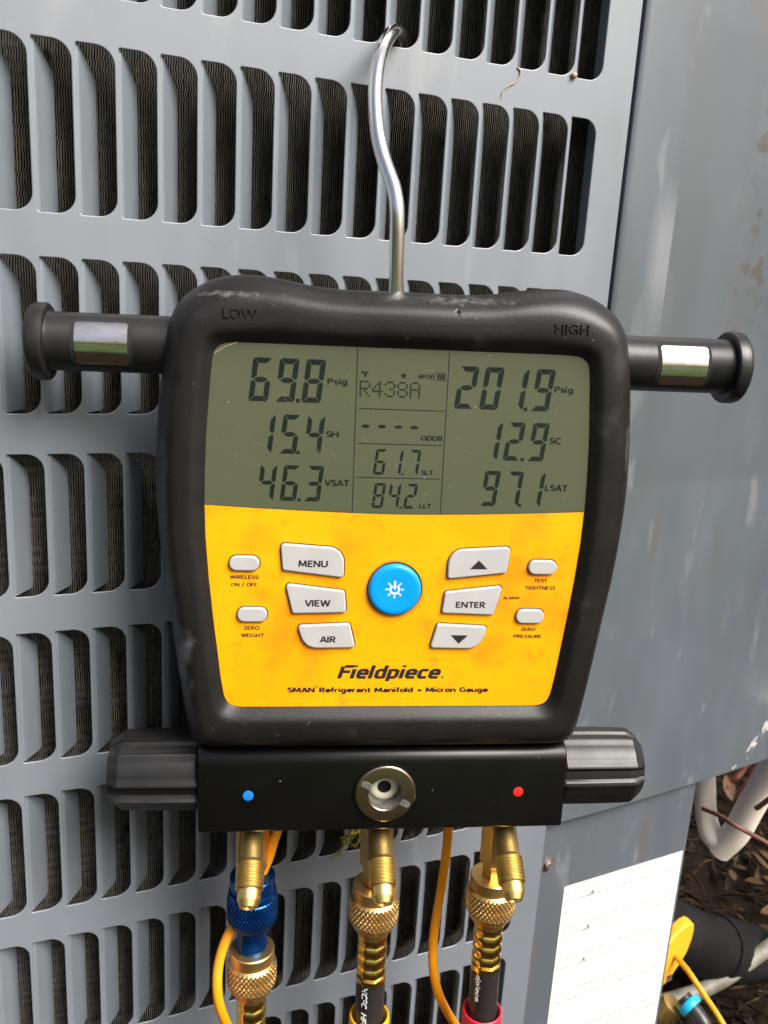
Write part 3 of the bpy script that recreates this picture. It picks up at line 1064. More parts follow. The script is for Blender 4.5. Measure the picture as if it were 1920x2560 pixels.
for body, bx in (('WIRELESS', (-62.6, -51.8, 3.9, 5.45)), ('ON / OFF', (-62.1, -52.4, .9, 2.5)), ('ZERO', (-57.2, -51.3, -16.3, -14.7)), ('WEIGHT', (-58.4, -49.6, -19.2, -17.6)),
                 ('TEST', (54.3, 59.5, 3.85, 5.35)), ('TIGHTNESS', (51.0, 63.1, .9, 2.4)), ('ALARM', (42.4, 48.9, -3.15, -1.95)), ('ZERO', (50.6, 56.4, -16.2, -14.7)), ('PRESSURE', (47.8, 59.0, -19.1, -17.6))):
    stext('legend', body, bx, zp, ink, face, bold=.006)

# round blue power button, slightly dished, with its sun-and-bar symbol
pw = lathe('power_button', [(10.1, -1.2), (10.2, .6), (10.05, 1.25), (9.7, 1.75), (9.1, 2.05), (8.2, 2.12), (5, 1.95), (2.5, 1.85), (.4, 1.82)], (-.2, .6, 0), (0, 0, 1), blue_btn, g, 72, angle=60)


def symbol():
    V, F = [], []
    cx, cy, z = -.35, 1.05, 1.98
    def quad(p): b = len(V); V.extend([(cx + x, cy + y, z) for x, y in p]); F.append((b, b + 1, b + 2, b + 3))
    n = 30
    a0, a1 = math.radians(125), math.radians(415)
    for k in range(n):
        t0 = a0 + (a1 - a0) * k / n; t1 = a0 + (a1 - a0) * (k + 1) / n
        quad([(1.25 * math.cos(t0), 1.25 * math.sin(t0)), (2.05 * math.cos(t0), 2.05 * math.sin(t0)), (2.05 * math.cos(t1), 2.05 * math.sin(t1)), (1.25 * math.cos(t1), 1.25 * math.sin(t1))])
    quad([(-.42, .1), (.42, .1), (.42, 3.4), (-.42, 3.4)])
    for d in (0, 45, 135, 180, 225, 270, 315):
        t = math.radians(d); u = Vector((math.cos(t), math.sin(t))); w = Vector((-u.y, u.x)) * .27
        r0, r1 = (2.35, 3.55)
        quad([tuple(u * r0 - w), tuple(u * r1 - w), tuple(u * r1 + w), tuple(u * r0 + w)])
    mesh('power_symbol', V, F, white_ink, pw, False)


symbol()


# brand lettering: heavy slanted strokes
def strokes(glyphs, box, z, w, shear, mat, parent, name, desc=0.):
    V, F = [], []
    k = 0
    def stroke(pts):
        nonlocal k
        P = [np.array(p, float) for p in pts]
        n = len(P)
        L_, R_ = [], []
        for i in range(n):
            d0 = P[i] - P[i - 1] if i else P[1] - P[0]
            d1 = P[i + 1] - P[i] if i < n - 1 else P[-1] - P[-2]
            d0 = d0 / np.linalg.norm(d0); d1 = d1 / np.linalg.norm(d1)
            n0 = np.array([-d0[1], d0[0]]); n1 = np.array([-d1[1], d1[0]])
            mt = (n0 + n1); mt /= np.linalg.norm(mt)
            s = w / 2 / max(mt @ n0, .45)
            L_.append(P[i] + mt * s); R_.append(P[i] - mt * s)
        b = len(V)
        zz = z + .012 * (k % 4); k += 1
        for a, c in zip(L_, R_):
            V.append((a[0], a[1], zz)); V.append((c[0], c[1], zz))
        for i in range(n - 1):
            F.append((b + 2 * i, b + 2 * i + 1, b + 2 * i + 3, b + 2 * i + 2))
    x = 0
    for gl in glyphs:
        adv, sts = gl
        for s in sts:
            stroke([(x + px, py) for px, py in s])
        x += adv
    A = np.array(V)
    A[:, 0] += A[:, 1] * shear
    m = A[:, 1] >= -.7
    lo, hi = A.min(0), A.max(0)
    x0, x1, y0, y1 = box
    capy = 6 + w / 2
    A[:, 0] = x0 + (A[:, 0] - lo[0]) / (hi[0] - lo[0]) * (x1 - x0)
    A[:, 1] = y0 + (A[:, 1] + w / 2) / (capy + w / 2) * (y1 - y0)
    return mesh(name, A, F, mat, parent, False)


c_ = .7
LET = {
    'F': (4.6, [[(0, -.6), (0, 6)], [(.6, 6), (3.9, 6)], [(.6, 3.1), (3.3, 3.1)]]),
    'i': (2.1, [[(0, -.6), (0, 4.6)], [(0, 5.5), (0, 6.6)]]),
    'e': (4.6, [[(.7, 2.0), (2.8, 2.0), (2.8, 4 - c_), (2.8 - c_, 4), (c_, 4), (0, 4 - c_), (0, c_), (c_, 0), (3.1, 0)]]),
    'l': (2.1, [[(0, -.6), (0, 6.6)]]),
    'd': (4.7, [[(2.8, 6.6), (2.8, -.6)], [(2.2, 4), (c_, 4), (0, 4 - c_), (0, c_), (c_, 0), (2.2, 0)]]),
    'p': (4.7, [[(0, -2.1), (0, 4.6)], [(.6, 4), (2.8 - c_, 4), (2.8, 4 - c_), (2.8, c_), (2.8 - c_, 0), (.6, 0)]]),
    'c': (4.2, [[(2.9, 4), (c_, 4), (0, 4 - c_), (0, c_), (c_, 0), (2.9, 0)]]),
}
strokes([LET[c] for c in 'Fieldpiece'], (-21.2, 19.9, -36.25, -30.45), zp, 1.55, .22, ink, face, 'brand_lettering')
mesh('brand_lettering', [(20.35 + .45 * math.cos(a), -35.6 + .45 * math.sin(a), zp) for a in np.linspace(0, 2 * PI, 10, endpoint=False)], [tuple(range(10))], ink, face, False)
stext('legend', 'SMAN', (-40.4, -29.7, -42.0, -39.75), zp, ink, face, w=1.9)
mesh('legend', [(-29.6, -39.75, zp), (-28.2, -39.75, zp), (-28.2, -39.4, zp), (-29.6, -39.4, zp)], [(0, 1, 2, 3)], ink, face, False)
stext('legend', 'Refrigerant Manifold + Micron Gauge', (-28.0, 39.3, -42.65, -39.7), zp, ink, face, w=1.9)

# worn ring round the power button
lathe('button_recess', [(11.6, .012), (11.4, .03), (10.85, .03), (10.7, -.3)], (-.2, .6, 0), (0, 0, 1), ring_m, g, 72, caps=False)
# display
up_a = sorted([p for p in inner_big if p[1] > bound(p[0]) + .3], key=lambda p: math.atan2(p[1] - bound(0) + 2, p[0]))
lcd_loop = [(x, bound(x) + .12) for x in xs_[::-1]] + up_a
lcd = slab('display_screen', [lcd_loop], -1.0, .15, .14, lcd_m, g)
zl = .18


def seg_digit(V, F, ch, x, y, W, H, t, z, sl=.115):
    gp = .16 + t * .03
    m = H / 2
    def mir(p): return [(W - a, b) for a, b in p]
    def flip(p): return [(a, H - b) for a, b in p]
    a = [(1.5 * gp, H), (W - 1.5 * gp, H), (W - t - .4 * gp, H - t), (t + .4 * gp, H - t)]
    f = [(0, H - 1.5 * gp - .25 * t), (.25 * t, H - 1.5 * gp), (t, H - t - 1.2 * gp), (t, m + .5 * t + .9 * gp), (.35 * t, m + 1.0 * gp), (0, m + .3 * t + 1.0 * gp)]
    b = mir(f); e = flip(f); c = mir(e); d = flip(a)
    gg = [(.4 * t + gp, m), (t + .5 * gp, m + .42 * t), (1.6 * t + .5 * gp, m + .5 * t), (W - 1.6 * t - .5 * gp, m + .5 * t), (W - t - .5 * gp, m + .42 * t), (W - .4 * t - gp, m),
          (W - t - .5 * gp, m - .42 * t), (W - 1.6 * t, m - .5 * t), (1.6 * t, m - .5 * t), (t + .5 * gp, m - .42 * t)]
    segs = dict(a=a, b=b, c=c, d=d, e=e, f=f, g=gg)
    on = {'0': 'abcdef', '1': 'bc', '2': 'abged', '3': 'abgcd', '4': 'fgbc', '5': 'afgcd', '6': 'afgedc', '7': 'abc', '8': 'abcdefg', '9': 'abcdfg'}[ch]
    for s in on:
        base = len(V)
        V.extend([(x + px + py * sl, y + py, z) for px, py in segs[s]])
        F.append(tuple(range(base, base + len(segs[s]))))


def reading(items, dot, y, W, H, t, mat):
    V, F = [], []
    for ch, x in items:
        seg_digit(V, F, ch, x, y, W, H, t, zl)
    b = len(V); s = t * .36
    V.extend([(dot + px * s, y + t * .3 + py * s, zl) for px, py in ((-1, -1), (1, -1), (1, 1), (-1, 1))])
    F.append((b, b + 1, b + 2, b + 3))
    mesh('digit_readout', V, F, mat, lcd, False)


reading([('6', -56.2), ('9', -46.8), ('8', -37.3)], -38.5, 70.7, 7.0, 15.5, 1.95, seg_m)
reading([('1', -54.0), ('5', -45.1), ('4', -36.2)], -38.0, 51.9, 6.3, 14.3, 1.75, seg_m)
reading([('4', -52.9), ('6', -44.5), ('3', -35.8)], -37.3, 34.3, 6.0, 13.4, 1.6, seg_m)
reading([('2', 18.6), ('0', 28.0), ('1', 37.5), ('9', 47.3)], 45.6, 70.3, 7.0, 15.5, 1.95, seg_m)
reading([('1', 29.8), ('2', 38.3), ('9', 47.5)], 45.8, 51.5, 6.3, 14.4, 1.75, seg_m)
reading([('9', 30.6), ('7', 39.5), ('1', 48.0)], 46.2, 33.9, 6.0, 13.5, 1.6, seg_m)
reading([('6', -10.4), ('1', -4.3), ('7', 2.2)], .8, 44.95, 4.2, 9.6, 1.05, seg_m)
reading([('8', -10.4), ('4', -4.6), ('2', 1.6)], .6, 32.3, 4.2, 9.5, 1.05, seg_m)
for body, bx in (('Psig', (-28.0, -20.8, 76.8, 79.8)), ('SH', (-28.1, -23.3, 58.3, 60.7)), ('VSAT', (-28.1, -19.0, 40.2, 42.7)), ('Psig', (55.9, 63.2, 76.6, 79.7)), ('SC', (55.7, 60.3, 58.1, 60.6)),
                 ('LSAT', (55.5, 64.2, 40.15, 42.7)), ('SLT', (7.7, 12.2, 45.2, 47.0)), ('LLT', (7.7, 12.2, 32.5, 34.3)), ('ODDB', (6.9, 15.2, 58.1, 60.0)), ('APO', (4.8, 9.3, 80.65, 82.3)), ('°F', (-15.9, -13.4, 80.6, 82.7)),
                 ('(', (9.5, 10.3, 80.4, 82.5))):
    stext('unit_legend', body, bx, zl, seg_m, lcd, bold=.005)


def small_marks():
    V, F = [], []
    def q(x0, x1, y0, y1): b = len(V); V.extend([(x0, y0, zl), (x1, y0, zl), (x1, y1, zl), (x0, y1, zl)]); F.append((b, b + 1, b + 2, b + 3))
    q(-17.62, -17.3, 30.6, 90.6); q(15.75, 16.07, 30.6, 90.6)
    for y in (69.2, 56.45, 43.8): q(-16.3, 15.0, y - .16, y + .16)
    mesh('divider_lines', V, F, seg_m, lcd, False)
    V, F = [], []
    q(10.7, 15.0, 82.75, 82.95); q(10.7, 15.0, 80.1, 80.3); q(10.7, 10.9, 80.3, 82.75); q(14.8, 15.0, 80.3, 82.75)
    for x in (12.0, 12.95, 13.9): q(x, x + .7, 80.5, 82.55)
    q(10.4, 10.7, 81.1, 82)
    mesh('battery_icon', V, F, seg_m, lcd, False)
    V, F = [], []
    pts = []
    for k in range(10):
        r = 1.4 if k % 2 == 0 else .56
        a = PI / 2 + k * PI / 5
        pts.append((-.45 + r * math.cos(a), 81.55 + r * math.sin(a), zl))
    mesh('star_icon', pts + [(-.45, 81.55, zl)], [(k, (k + 1) % 10, 10) for k in range(10)], seg_m, lcd, False)
    for cx in (-13.6, -7.6, -1.6, 4.4):
        n = 20
        pts = [(cx + 1.5 * math.cos(2 * PI * k / n), 62.85 + .66 * math.sin(2 * PI * k / n), zl) for k in range(n)]
        mesh('dash', pts, [tuple(range(n))], seg_m, lcd, False)
    dots = {'R': ['11110', '10001', '10001', '11110', '10100', '10010', '10001'], '4': ['00010', '00110', '01010', '10010', '11111', '00010', '00010'],
            '3': ['01110', '10001', '00001', '00110', '00001', '10001', '01110'], '8': ['01110', '10001', '10001', '01110', '10001', '10001', '01110'], 'A': ['01110', '10001', '10001', '11111', '10001', '10001', '10001']}
    V, F = [], []
    for i, ch in enumerate('R438A'):
        for r, row in enumerate(dots[ch]):
            for c, b_ in enumerate(row):
                if b_ == '1':
                    x = -16.3 + i * 4.58 + c * .8; y = 79.4 - r * .85
                    q(x, x + .66, y - .7, y)
    mesh('dot_matrix_text', V, F, seg_m, lcd, False)


small_marks()
# hairline scratches and dust on the cover lens
def scratches():
    st = []
    for k in range(16):
        x, y = rng.uniform(-64, 64), rng.uniform(36, 86); a = rng.uniform(-.9, .3); l = rng.uniform(1.5, 5)
        st.append([(x, y), (x + l * math.cos(a) * .5, y + l * math.sin(a) * .5 + .1), (x + l * math.cos(a), y + l * math.sin(a))])
    V, F = stroke_mesh(st, .07, .24)
    V = V.tolist()
    for k in range(46):
        x, y = rng.uniform(-67, 67), rng.uniform(33, 89); r = rng.choice([.12, .16, .22, .32], p=[.4, .35, .2, .05]); b = len(V)
        V += [[x + r * math.cos(t) * rng.uniform(.7, 1.3), y + r * math.sin(t), .245] for t in np.linspace(0, 2 * PI, 7)[:-1]]
        F.append(tuple(range(b, b + 6)))
    mesh('lens_scratches', V, F, dust_m, lcd, False)
scratches()
# crack line of the screen's corner and its lower lip
tube('screen_crack', [(-68.2, 87.0, .2), (-65.5, 88.9, .2), (-63.2, 90.0, .2), (-60.0, 91.2, .2)], .16, root_m, lcd, 6, 3)

# manifold block
BX = 75.3
def block():
    # profile in (z, y), swept along x
    prof = rpoly([(-1.84, -104), (-1.84, -67.6), (-34, -67.6), (-34, -104)], [1.6, 6.2, 3, 1.6], 8)
    V, F = [], []
    n = len(prof)
    xs = [(-BX, .8), (-BX + .25, .25), (-BX + .8, 0), (BX - .8, 0), (BX - .25, .25), (BX, .8)]
    c = np.array([-18, -86])
    for x, ins in xs:
        for z, y in prof:
            d = np.array([z, y]) - c
            d = np.array([np.sign(d[0]) * (abs(d[0]) - ins), np.sign(d[1]) * (abs(d[1]) - ins)])
            V.append((x, c[1] + d[1], c[0] + d[0]))
    for i in range(len(xs) - 1):
        for k in range(n):
            a, b = i * n + k, i * n + (k + 1) % n
            F.append((a, b, b + n, a + n))
    F.append(tuple(range(n))); F.append(tuple((len(xs) - 1) * n + k for k in range(n - 1, -1, -1)))
    return mesh('manifold_block', V, F, alu, g, True, 45)


blk = block()
bore = lathe('bore', [(6.95, -10), (6.95, 6)], (.1, -86.9, -1.84), (0, 0, 1), None, g, 64)
md = blk.modifiers.new('bore', 'BOOLEAN'); md.operation = 'DIFFERENCE'; md.object = bore; md.solver = 'EXACT'
_me = bpy.data.meshes.new_from_object(blk.evaluated_get(bpy.context.evaluated_depsgraph_get()))
blk.modifiers.clear(); bpy.data.objects.remove(bore)
_me.materials.clear(); _me.materials.append(alu); blk.data = _me; _me.name = 'manifold_block'
shade(_me, True, 45)
for nm, x, mt in (('blue_dot', -55.25, blue_dot), ('red_dot', 55.45, red_dot)):
    lathe(nm, [(2.15, 0), (2.1, .12), (1.6, .22), (.3, .24)], (x, -87.25, -1.84), (0, 0, 1), mt, blk, 28)
    
# sight glass in the middle of the block
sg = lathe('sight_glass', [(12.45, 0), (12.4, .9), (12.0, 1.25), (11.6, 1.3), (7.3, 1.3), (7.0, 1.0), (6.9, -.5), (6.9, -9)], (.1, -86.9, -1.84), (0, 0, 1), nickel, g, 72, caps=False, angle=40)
lathe('sight_bore', [(6.85, .8), (6.8, -6), (6.3, -6.4)], (.1, -86.9, -1.84), (0, 0, 1), grey_in, sg, 48, caps=False)
lathe('sight_seat', [(6.85, -6.5), (5.6, -4.9), (4.4, -4.4), (2.9, -4.6), (2.7, -7), (.2, -7)], (.1, -86.9, -1.84), (0, 0, 1), cream, sg, 48, caps=False)
lathe('sight_hole', [(2.68, -4.9), (2.6, -6.5), (.1, -6.6)], (.1, -86.9, -1.84), (0, 0, 1), dark_m, sg, 32, caps=False)
lathe('sight_groove', [(12.9, .0), (13.2, .05), (13.25, .5), (12.75, .62)], (.1, -86.9, -1.84), (0, 0, 1), alu, sg, 72, caps=False)
for a in (151, -27):
    t = math.radians(a); u = Vector((math.cos(t), math.sin(t), 0)); w = Vector((-u.y, u.x, 0))
    c = Vector((.1, -86.9, -1.84))
    pts = []
    for r_, hw in ((7.05, 1.35), (10.0, 1.5), (11.0, 1.0), (11.4, 0)):
        pts.append((r_, hw))
    outl = [c + u * r_ + w * hw for r_, hw in pts] + [c + u * r_ - w * hw for r_, hw in reversed(pts[:-1])]
    n = len(outl)
    V = [(p.x, p.y, p.z + 1.34) for p in outl] + [(p.x, p.y, p.z + 1.30) for p in outl]
    F = [tuple(range(n))] + [(k, (k + 1) % n, n + (k + 1) % n, n + k) for k in range(n)]
    mesh('key_slot', V, F, grey_in, sg, False)

# control knobs
def knob(sx):
    n = 240
    hs = [(0, .96), (1.0, 1.0), (14, 1.0), (27, .99), (30, .985), (32.5, .97), (35.2, .86), (37.2, .76), (37.5, .72), (37.6, .1)]
    def fn(t, i):
        q = ((t / (2 * PI) * 5 + .32) % 1.0) * 72          # five broad flats with a scooped flute between
        taper = min(i, 5) / 5
        fl = 0
        if q < 26:
            s = min(q, 26 - q)
            fl = (.055 + min(s / 6, 1) * .10 if s > .8 else 0) * (.155 / .155) if i < 7 else min(s / 2.6, 1) * (.155 - .05 * (1 - taper))
            rr = 1 - fl
        else:
            a = math.radians(q - 49)
            rr = math.cos(math.radians(23)) / math.cos(a) * 1.015
            rr = min(max(rr, .955), 1.0)
        if i >= 7: rr = 1 - (1 - rr) * .3
        return rr
    o = lathe('control_knob', [(16.6 * r, h * .965) for h, r in hs], (sx * 75.6, -84.6, -19.0), (sx, 0, 0), plastic, g, n, fn=fn, angle=22)
    o['label'] = 'left ribbed valve knob, dusty' if sx < 0 else 'right ribbed valve knob'
    return o


knob(-1); knob(1)

# magnetic side handles
def handle(sx):
    y0, z0 = 88.6, -17.0
    tilt = 0
    x_in, x_out = 78, 128.5
    prof = [(10.7, x_in), (10.7, x_out)]
    o = lathe('magnet_handle', [(10.6, 0), (10.6, x_out - x_in - 1.2), (10.9, x_out - x_in)], (sx * x_in, y0, z0), (sx, 0, 0), plastic, g, 64, angle=40)
    o['label'] = 'left side handle with a scuffed steel magnet' if sx < 0 else 'right side handle with a bright steel magnet'
    # flange
    lathe('end_flange', [(9, 0), (13.3, .2), (13.9, .8), (14.0, 1.6), (14.0, 4.6), (13.6, 5.6), (12.6, 6.3), (6, 7.2), (.5, 7.4)], (sx * x_out, y0 - .3, z0), (sx, 0, 0), plastic, o, 72, angle=35)
    # curved frame and the magnet in it, wrapped on the cylinder
    def wrap(c):
        ang = c[:, 1] / 10.6
        r = 10.6 + c[:, 2]
        return np.stack([c[:, 0], y0 + r * np.sin(ang), z0 + r * np.cos(ang)], 1)
    def patch(name, x0, x1, h, rad, z0_, z1_, mat):
        pts = rpoly([(x0, -h), (x1, -h), (x1, h), (x0, h)], rad, 5)
        nx, ny = 14, 16
        V, F = [], []
        # grid clipped to the rounded rectangle: rows of points between the outline's left and right
        rows = np.concatenate([np.linspace(-h, -h + rad, 6), np.linspace(-h + rad, h - rad, 10)[1:-1], np.linspace(h - rad, h, 6)])
        for lev in (z1_, z0_):
            for y in rows:
                d = 0
                if abs(y) > h - rad:
                    q = abs(y) - (h - rad); d = rad - math.sqrt(max(rad * rad - q * q, 0))
                for k in range(nx):
                    x = x0 + d + (x1 - x0 - 2 * d) * k / (nx - 1)
                    V.append((x, y, lev))
        nr = len(rows); off = nr * nx
        for j in range(nr - 1):
            for k in range(nx - 1):
                a = j * nx + k
                F.append((a, a + 1, a + 1 + nx, a + nx))
        ed = [k for k in range(nx)] + [j * nx + nx - 1 for j in range(1, nr)] + [(nr - 1) * nx + k for k in range(nx - 2, -1, -1)] + [j * nx for j in range(nr - 2, 0, -1)]
        for i in range(len(ed)):
            a, b = ed[i], ed[(i + 1) % len(ed)]
            F.append((a, a + off, b + off, b))
        return mesh(name, wrap(np.array(V)), F, mat, o, True, 40)
    xa, xb = (98.3, 118.2) if sx > 0 else (-118.6, -98.6)
    hh = 8.9
    patch('magnet_frame', xa - .7, xb + .7, hh + .5, 2.2, -.5, .14, dark_m)
    patch('magnet', xa + .8, xb - .8, hh - .9, 1.1, -.5, .30, magnet_m)
    return o


handle(-1); handle(1)

# back shell closes the housing behind
slab('back_shell', [grow(INN, 1.2)], -27, -6, .6, plastic, g)

# brass ports with their open flare stubs
PX = (-54.2, 0.0, 54.2)
for x in PX:
    o = lathe('port_body', [(7.3, 0), (7.3, 30), (6.9, 31.5), (5.6, 32.5), (5.6, 40)], (x, -103.5, -24), (0, -1, 0), brass, g, 6, angle=30)
    d = Vector((0, -27, 35)).normalized()
    base = Vector((x, -103.0, -25))
    L_ = 44
    prof = [(5.0, 0), (5.05, L_ - 18.5), (5.3, L_ - 18)]
    z = L_ - 17.2
    while z < L_ - 7.6:
        prof += [(5.75, z), (5.9, z + .35), (5.75, z + .7), (5.35, z + 1.1)]
        z += 1.35
    prof += [(4.75, L_ - 6.9), (4.75, L_ - 3.0), (4.4, L_ - 2.2), (3.4, L_), (2.5, L_), (2.3, L_ - .6), (2.3, L_ - 8)]
    f = lathe('flare_port', prof, base, d, brass, g, 40, angle=30, caps=False)
    lathe('port_bore', [(2.28, 0), (.2, .1)], base + d * (L_ - 7.5), d, dark_m, f, 24, caps=False)

# hanging hook: a bent steel rod (path given in the world, carried into the gauge frame)
HK = [(124.8, -52.5, -98), (124.4, -53, -86), (123.9, -53, -80.5), (123.3, -53, -67.5), (122.7, -53, -55.4), (122.3, -52.5, -49.5), (121.6, -50.5, -43.9), (120.5, -48, -39.3), (119.2, -44.4, -33.1),
      (117.9, -41.5, -25.6), (117.9, -38, -18.1), (119, -33, -9.3), (121.6, -27, .6), (125.8, -20, 9.7), (131.2, -13, 16.5), (136.4, -6, 20.2), (140.9, 1, 21.2), (143.6, 6.5, 19.6), (145.2, 9.2, 15.5), (145.6, 9.8, 9.5)]
GI = G_R.transposed()
HKL = [tuple(GI @ (Vector(p) - G_O)) for p in HK]
tube('hanging_hook', HKL, 2.8, chrome, g, 24, 8)

# ------------------------------------------------------------------ hoses
def knurl(name, x, z, y0, prof, k0, k1, mat, parent, n_d=34, amp=1.05, rows=44):
    """Coupler nut: prof is (r, y) downwards, diamond knurling between heights k0 and k1."""
    P = []
    for (ra, ya), (rb, yb) in zip(prof[:-1], prof[1:]):
        m = rows if (ya <= k0 + 1e-6 and yb >= k1 - 1e-6) else max(1, int((yb - ya) / .4)) if ya >= k0 and yb <= k1 else 1
        for i in range(m):
            P.append((ra + (rb - ra) * i / m, ya + (yb - ya) * i / m))
    P.append(prof[-1])
    n = n_d * 6
    def tri(v): v = v % 1.0; return 1 - abs(2 * v - 1)
    V, F = [], []
    pitch = 3.0
    for (r, y) in P:
        edge = min(max((y - k0) / .6, 0), 1) * min(max((k1 - y) / .6, 0), 1)
        for k in range(n):
            t = 2 * PI * k / n
            h = 0
            if edge > 0:
                a = t / (2 * PI) * n_d
                h = (min(tri(a + y / pitch), tri(a - y / pitch)) - .35) * amp * edge
            V.append((x + (r + h) * math.cos(t), y0 - y, z + (r + h) * math.sin(t)))
    for i in range(len(P) - 1):
        for k in range(n):
            a, b = i * n + k, i * n + (k + 1) % n
            F.append((a, b, b + n, a + n))
    F.append(tuple(range(n))); F.append(tuple((len(P) - 1) * n + k for k in range(n - 1, -1, -1)))
    return mesh(name, V, F, mat, parent, True, 30)


def ferrule(x, z, y0, length, parent, rings=4, r0=6.75):
    """Crimped brass sleeve: bulging rings squeezed in eight flats."""
    P = []
    step = length / (rings + .55)
    N_ = 60
    for i in range(N_ + 1):
        d = length * i / N_
        q = (d / step)
        k = min(int(q), rings)
        u = q - k
        bul = math.sin(PI * min(u / .9, 1)) ** .6 if k < rings else 1
        P.append((d, bul))
    n = 64
    V, F = [], []
    for d, bul in P:
        for k in range(n):
            t = 2 * PI * k / n
            oc = math.cos(PI / 8) / math.cos(((t + .2) % (PI / 4)) - PI / 8)
            flat = oc * (1 - bul) * .93 + bul * (.5 + .5 * oc) * 1.03
            r = r0 * flat
            V.append((x + r * math.cos(t), y0 - d, z + r * math.sin(t)))
    for i in range(len(P) - 1):
        for k in range(n):
            a, b = i * n + k, i * n + (k + 1) % n
            F.append((a, b, b + n, a + n))
    F.append(tuple(range(n))); F.append(tuple(N_ * n + k for k in range(n - 1, -1, -1)))
    return mesh('ferrule', V, F, crimp_m, parent, True, 55)


HZ = -24.0
NUT = [(8.2, 0), (9.6, .05), (10.0, .5), (10.0, 4.5), (9.5, 5.2), (9.5, 6.0), (10.5, 7.0), (10.7, 7.4), (10.7, 17.5), (9.4, 20.6), (7.6, 22.4), (7.2, 24.5)]


def hose_print(body, x, y_top, length, h, ang0, mat, parent, r):
    def xf(c):
        # reading direction runs down the hose; letter height goes round it
        a = ang0 + c[:, 1] / r
        rr = r + .08 + c[:, 2]
        return np.stack([x + rr * np.sin(a), y_top - c[:, 0], HZ + rr * np.cos(a)], 1)
    cu_box = (0, length, -h / 2, h / 2)
    o = stext('hose_print', body, cu_box, 0, mat, parent, w=1.6, shear=.2, xf=xf)
    return o


def sub_hose(x, y0, parent, r=6.75, sway=0):
    pts = [(x, y0 - 1.5, HZ), (x, y0 - 12, HZ), (x + sway * .1, y0 - 60, HZ), (x + sway * .5, y0 - 140, HZ + 4), (x + sway, y0 - 205, HZ + 18)]
    return tube('hose', pts, r, hose_m, parent, 40, 8)


# left: blue anodised low-loss coupler, then a brass nut and its ferrule
h1 = thing('refrigerant_hose', (PX[0], -136, HZ), 'leftmost hose, with a blue knurled coupler above its brass nut', 'hose', 'hoses screwed to the gauge block', 'g')
x = PX[0]
knurl('blue_coupler', x, HZ, -138.5, [(8.0, 0), (9.4, .05), (9.9, .6), (9.9, 5.6), (9.5, 6.1), (9.5, 6.8), (10.4, 7.2), (10.4, 9.6), (10.8, 10), (10.8, 20.5), (9.2, 24.0), (7.2, 26.0), (6.7, 26.4), (6.7, 30)], 9.9, 24.0, blue_an, h1, 40, .85)
lathe('blue_neck', [(6.6, 0), (6.6, 7.5), (6.9, 8.0), (6.9, 9.0), (6.5, 9.6), (6.5, 14)], (x, -165, HZ), (0, -1, 0), blue_an, h1, 48)
knurl('coupler_nut', x, HZ, -175.5, NUT, 7.0, 17.6, brass_k, h1)
ferrule(x, HZ, -199, 27, h1, 4)
sub_hose(x, -222, h1, sway=-10)
# middle: yellow-sleeved hose
h2 = thing('refrigerant_hose', (PX[1], -140, HZ), 'middle black hose under the sight glass, with a yellow sleeve', 'hose', 'hoses screwed to the gauge block', 'g')
x = PX[1]
knurl('coupler_nut', x, HZ, -144.5, NUT, 7.0, 17.6, brass_k, h2)
ferrule(x, HZ, -168, 26.5, h2, 4)
sub_hose(x, -192, h2, sway=8)
hose_print('HCFC  HFC', x, -193.6, 22.5, 2.9, -.50, white_ink, h2, 6.75)
lathe('yellow_sleeve', [(6.9, 6), (7.6, 2.5), (8.3, .4), (8.8, 0), (9.2, .5), (9.4, 3), (9.3, 40), (8.2, 62), (7.2, 64)], (x, -213, HZ), (0, -1, 0), yel_m, h2, 48)
# right: red-sleeved hose
h3 = thing('refrigerant_hose', (PX[2], -140, HZ), 'rightmost black hose, with a red sleeve at the bottom of the photo', 'hose', 'hoses screwed to the gauge block', 'g')
x = PX[2] - .8
knurl('coupler_nut', x, HZ, -141.5, NUT, 7.0, 17.6, brass_k, h3)
ferrule(x, HZ, -164.5, 25.5, h3, 4)
sub_hose(x, -188, h3, sway=14)
hose_print('dpiece.', x, -190.3, 14.5, 3.0, -.72, white_ink, h3, 6.75)
lathe('red_sleeve', [(6.9, 6), (7.6, 2.5), (8.3, .4), (8.8, 0), (9.2, .5), (9.4, 3), (9.3, 40), (8.2, 62), (7.2, 64)], (x, -213, HZ), (0, -1, 0), red_m, h3, 48)

# ------------------------------------------------------------------ cables and what lies to the right
def solo(name, pts, r, mat, label, cat, group=None, n=16, sub=8):
    """A thing that is one tube: its origin lies at its lowest point."""
    P = [tuple(p) for p in pts]
    low = min(P, key=lambda p: p[2])
    ORG['_solo'] = Vector(low[:3])
    class _P: name = '_solo'; parent = None
    Q = [tuple(np.array(p[:3]) - np.array(low[:3])) + tuple(p[3:]) for p in P]
    o = tube(name, [(q[0], q[1], q[2] - GZ) + tuple(q[3:]) for q in Q], r, mat, None, n, sub)
    o.location = (Vector(low[:3]) + Vector((0, 0, GZ))) * S
    return tag(o, label, cat, group)


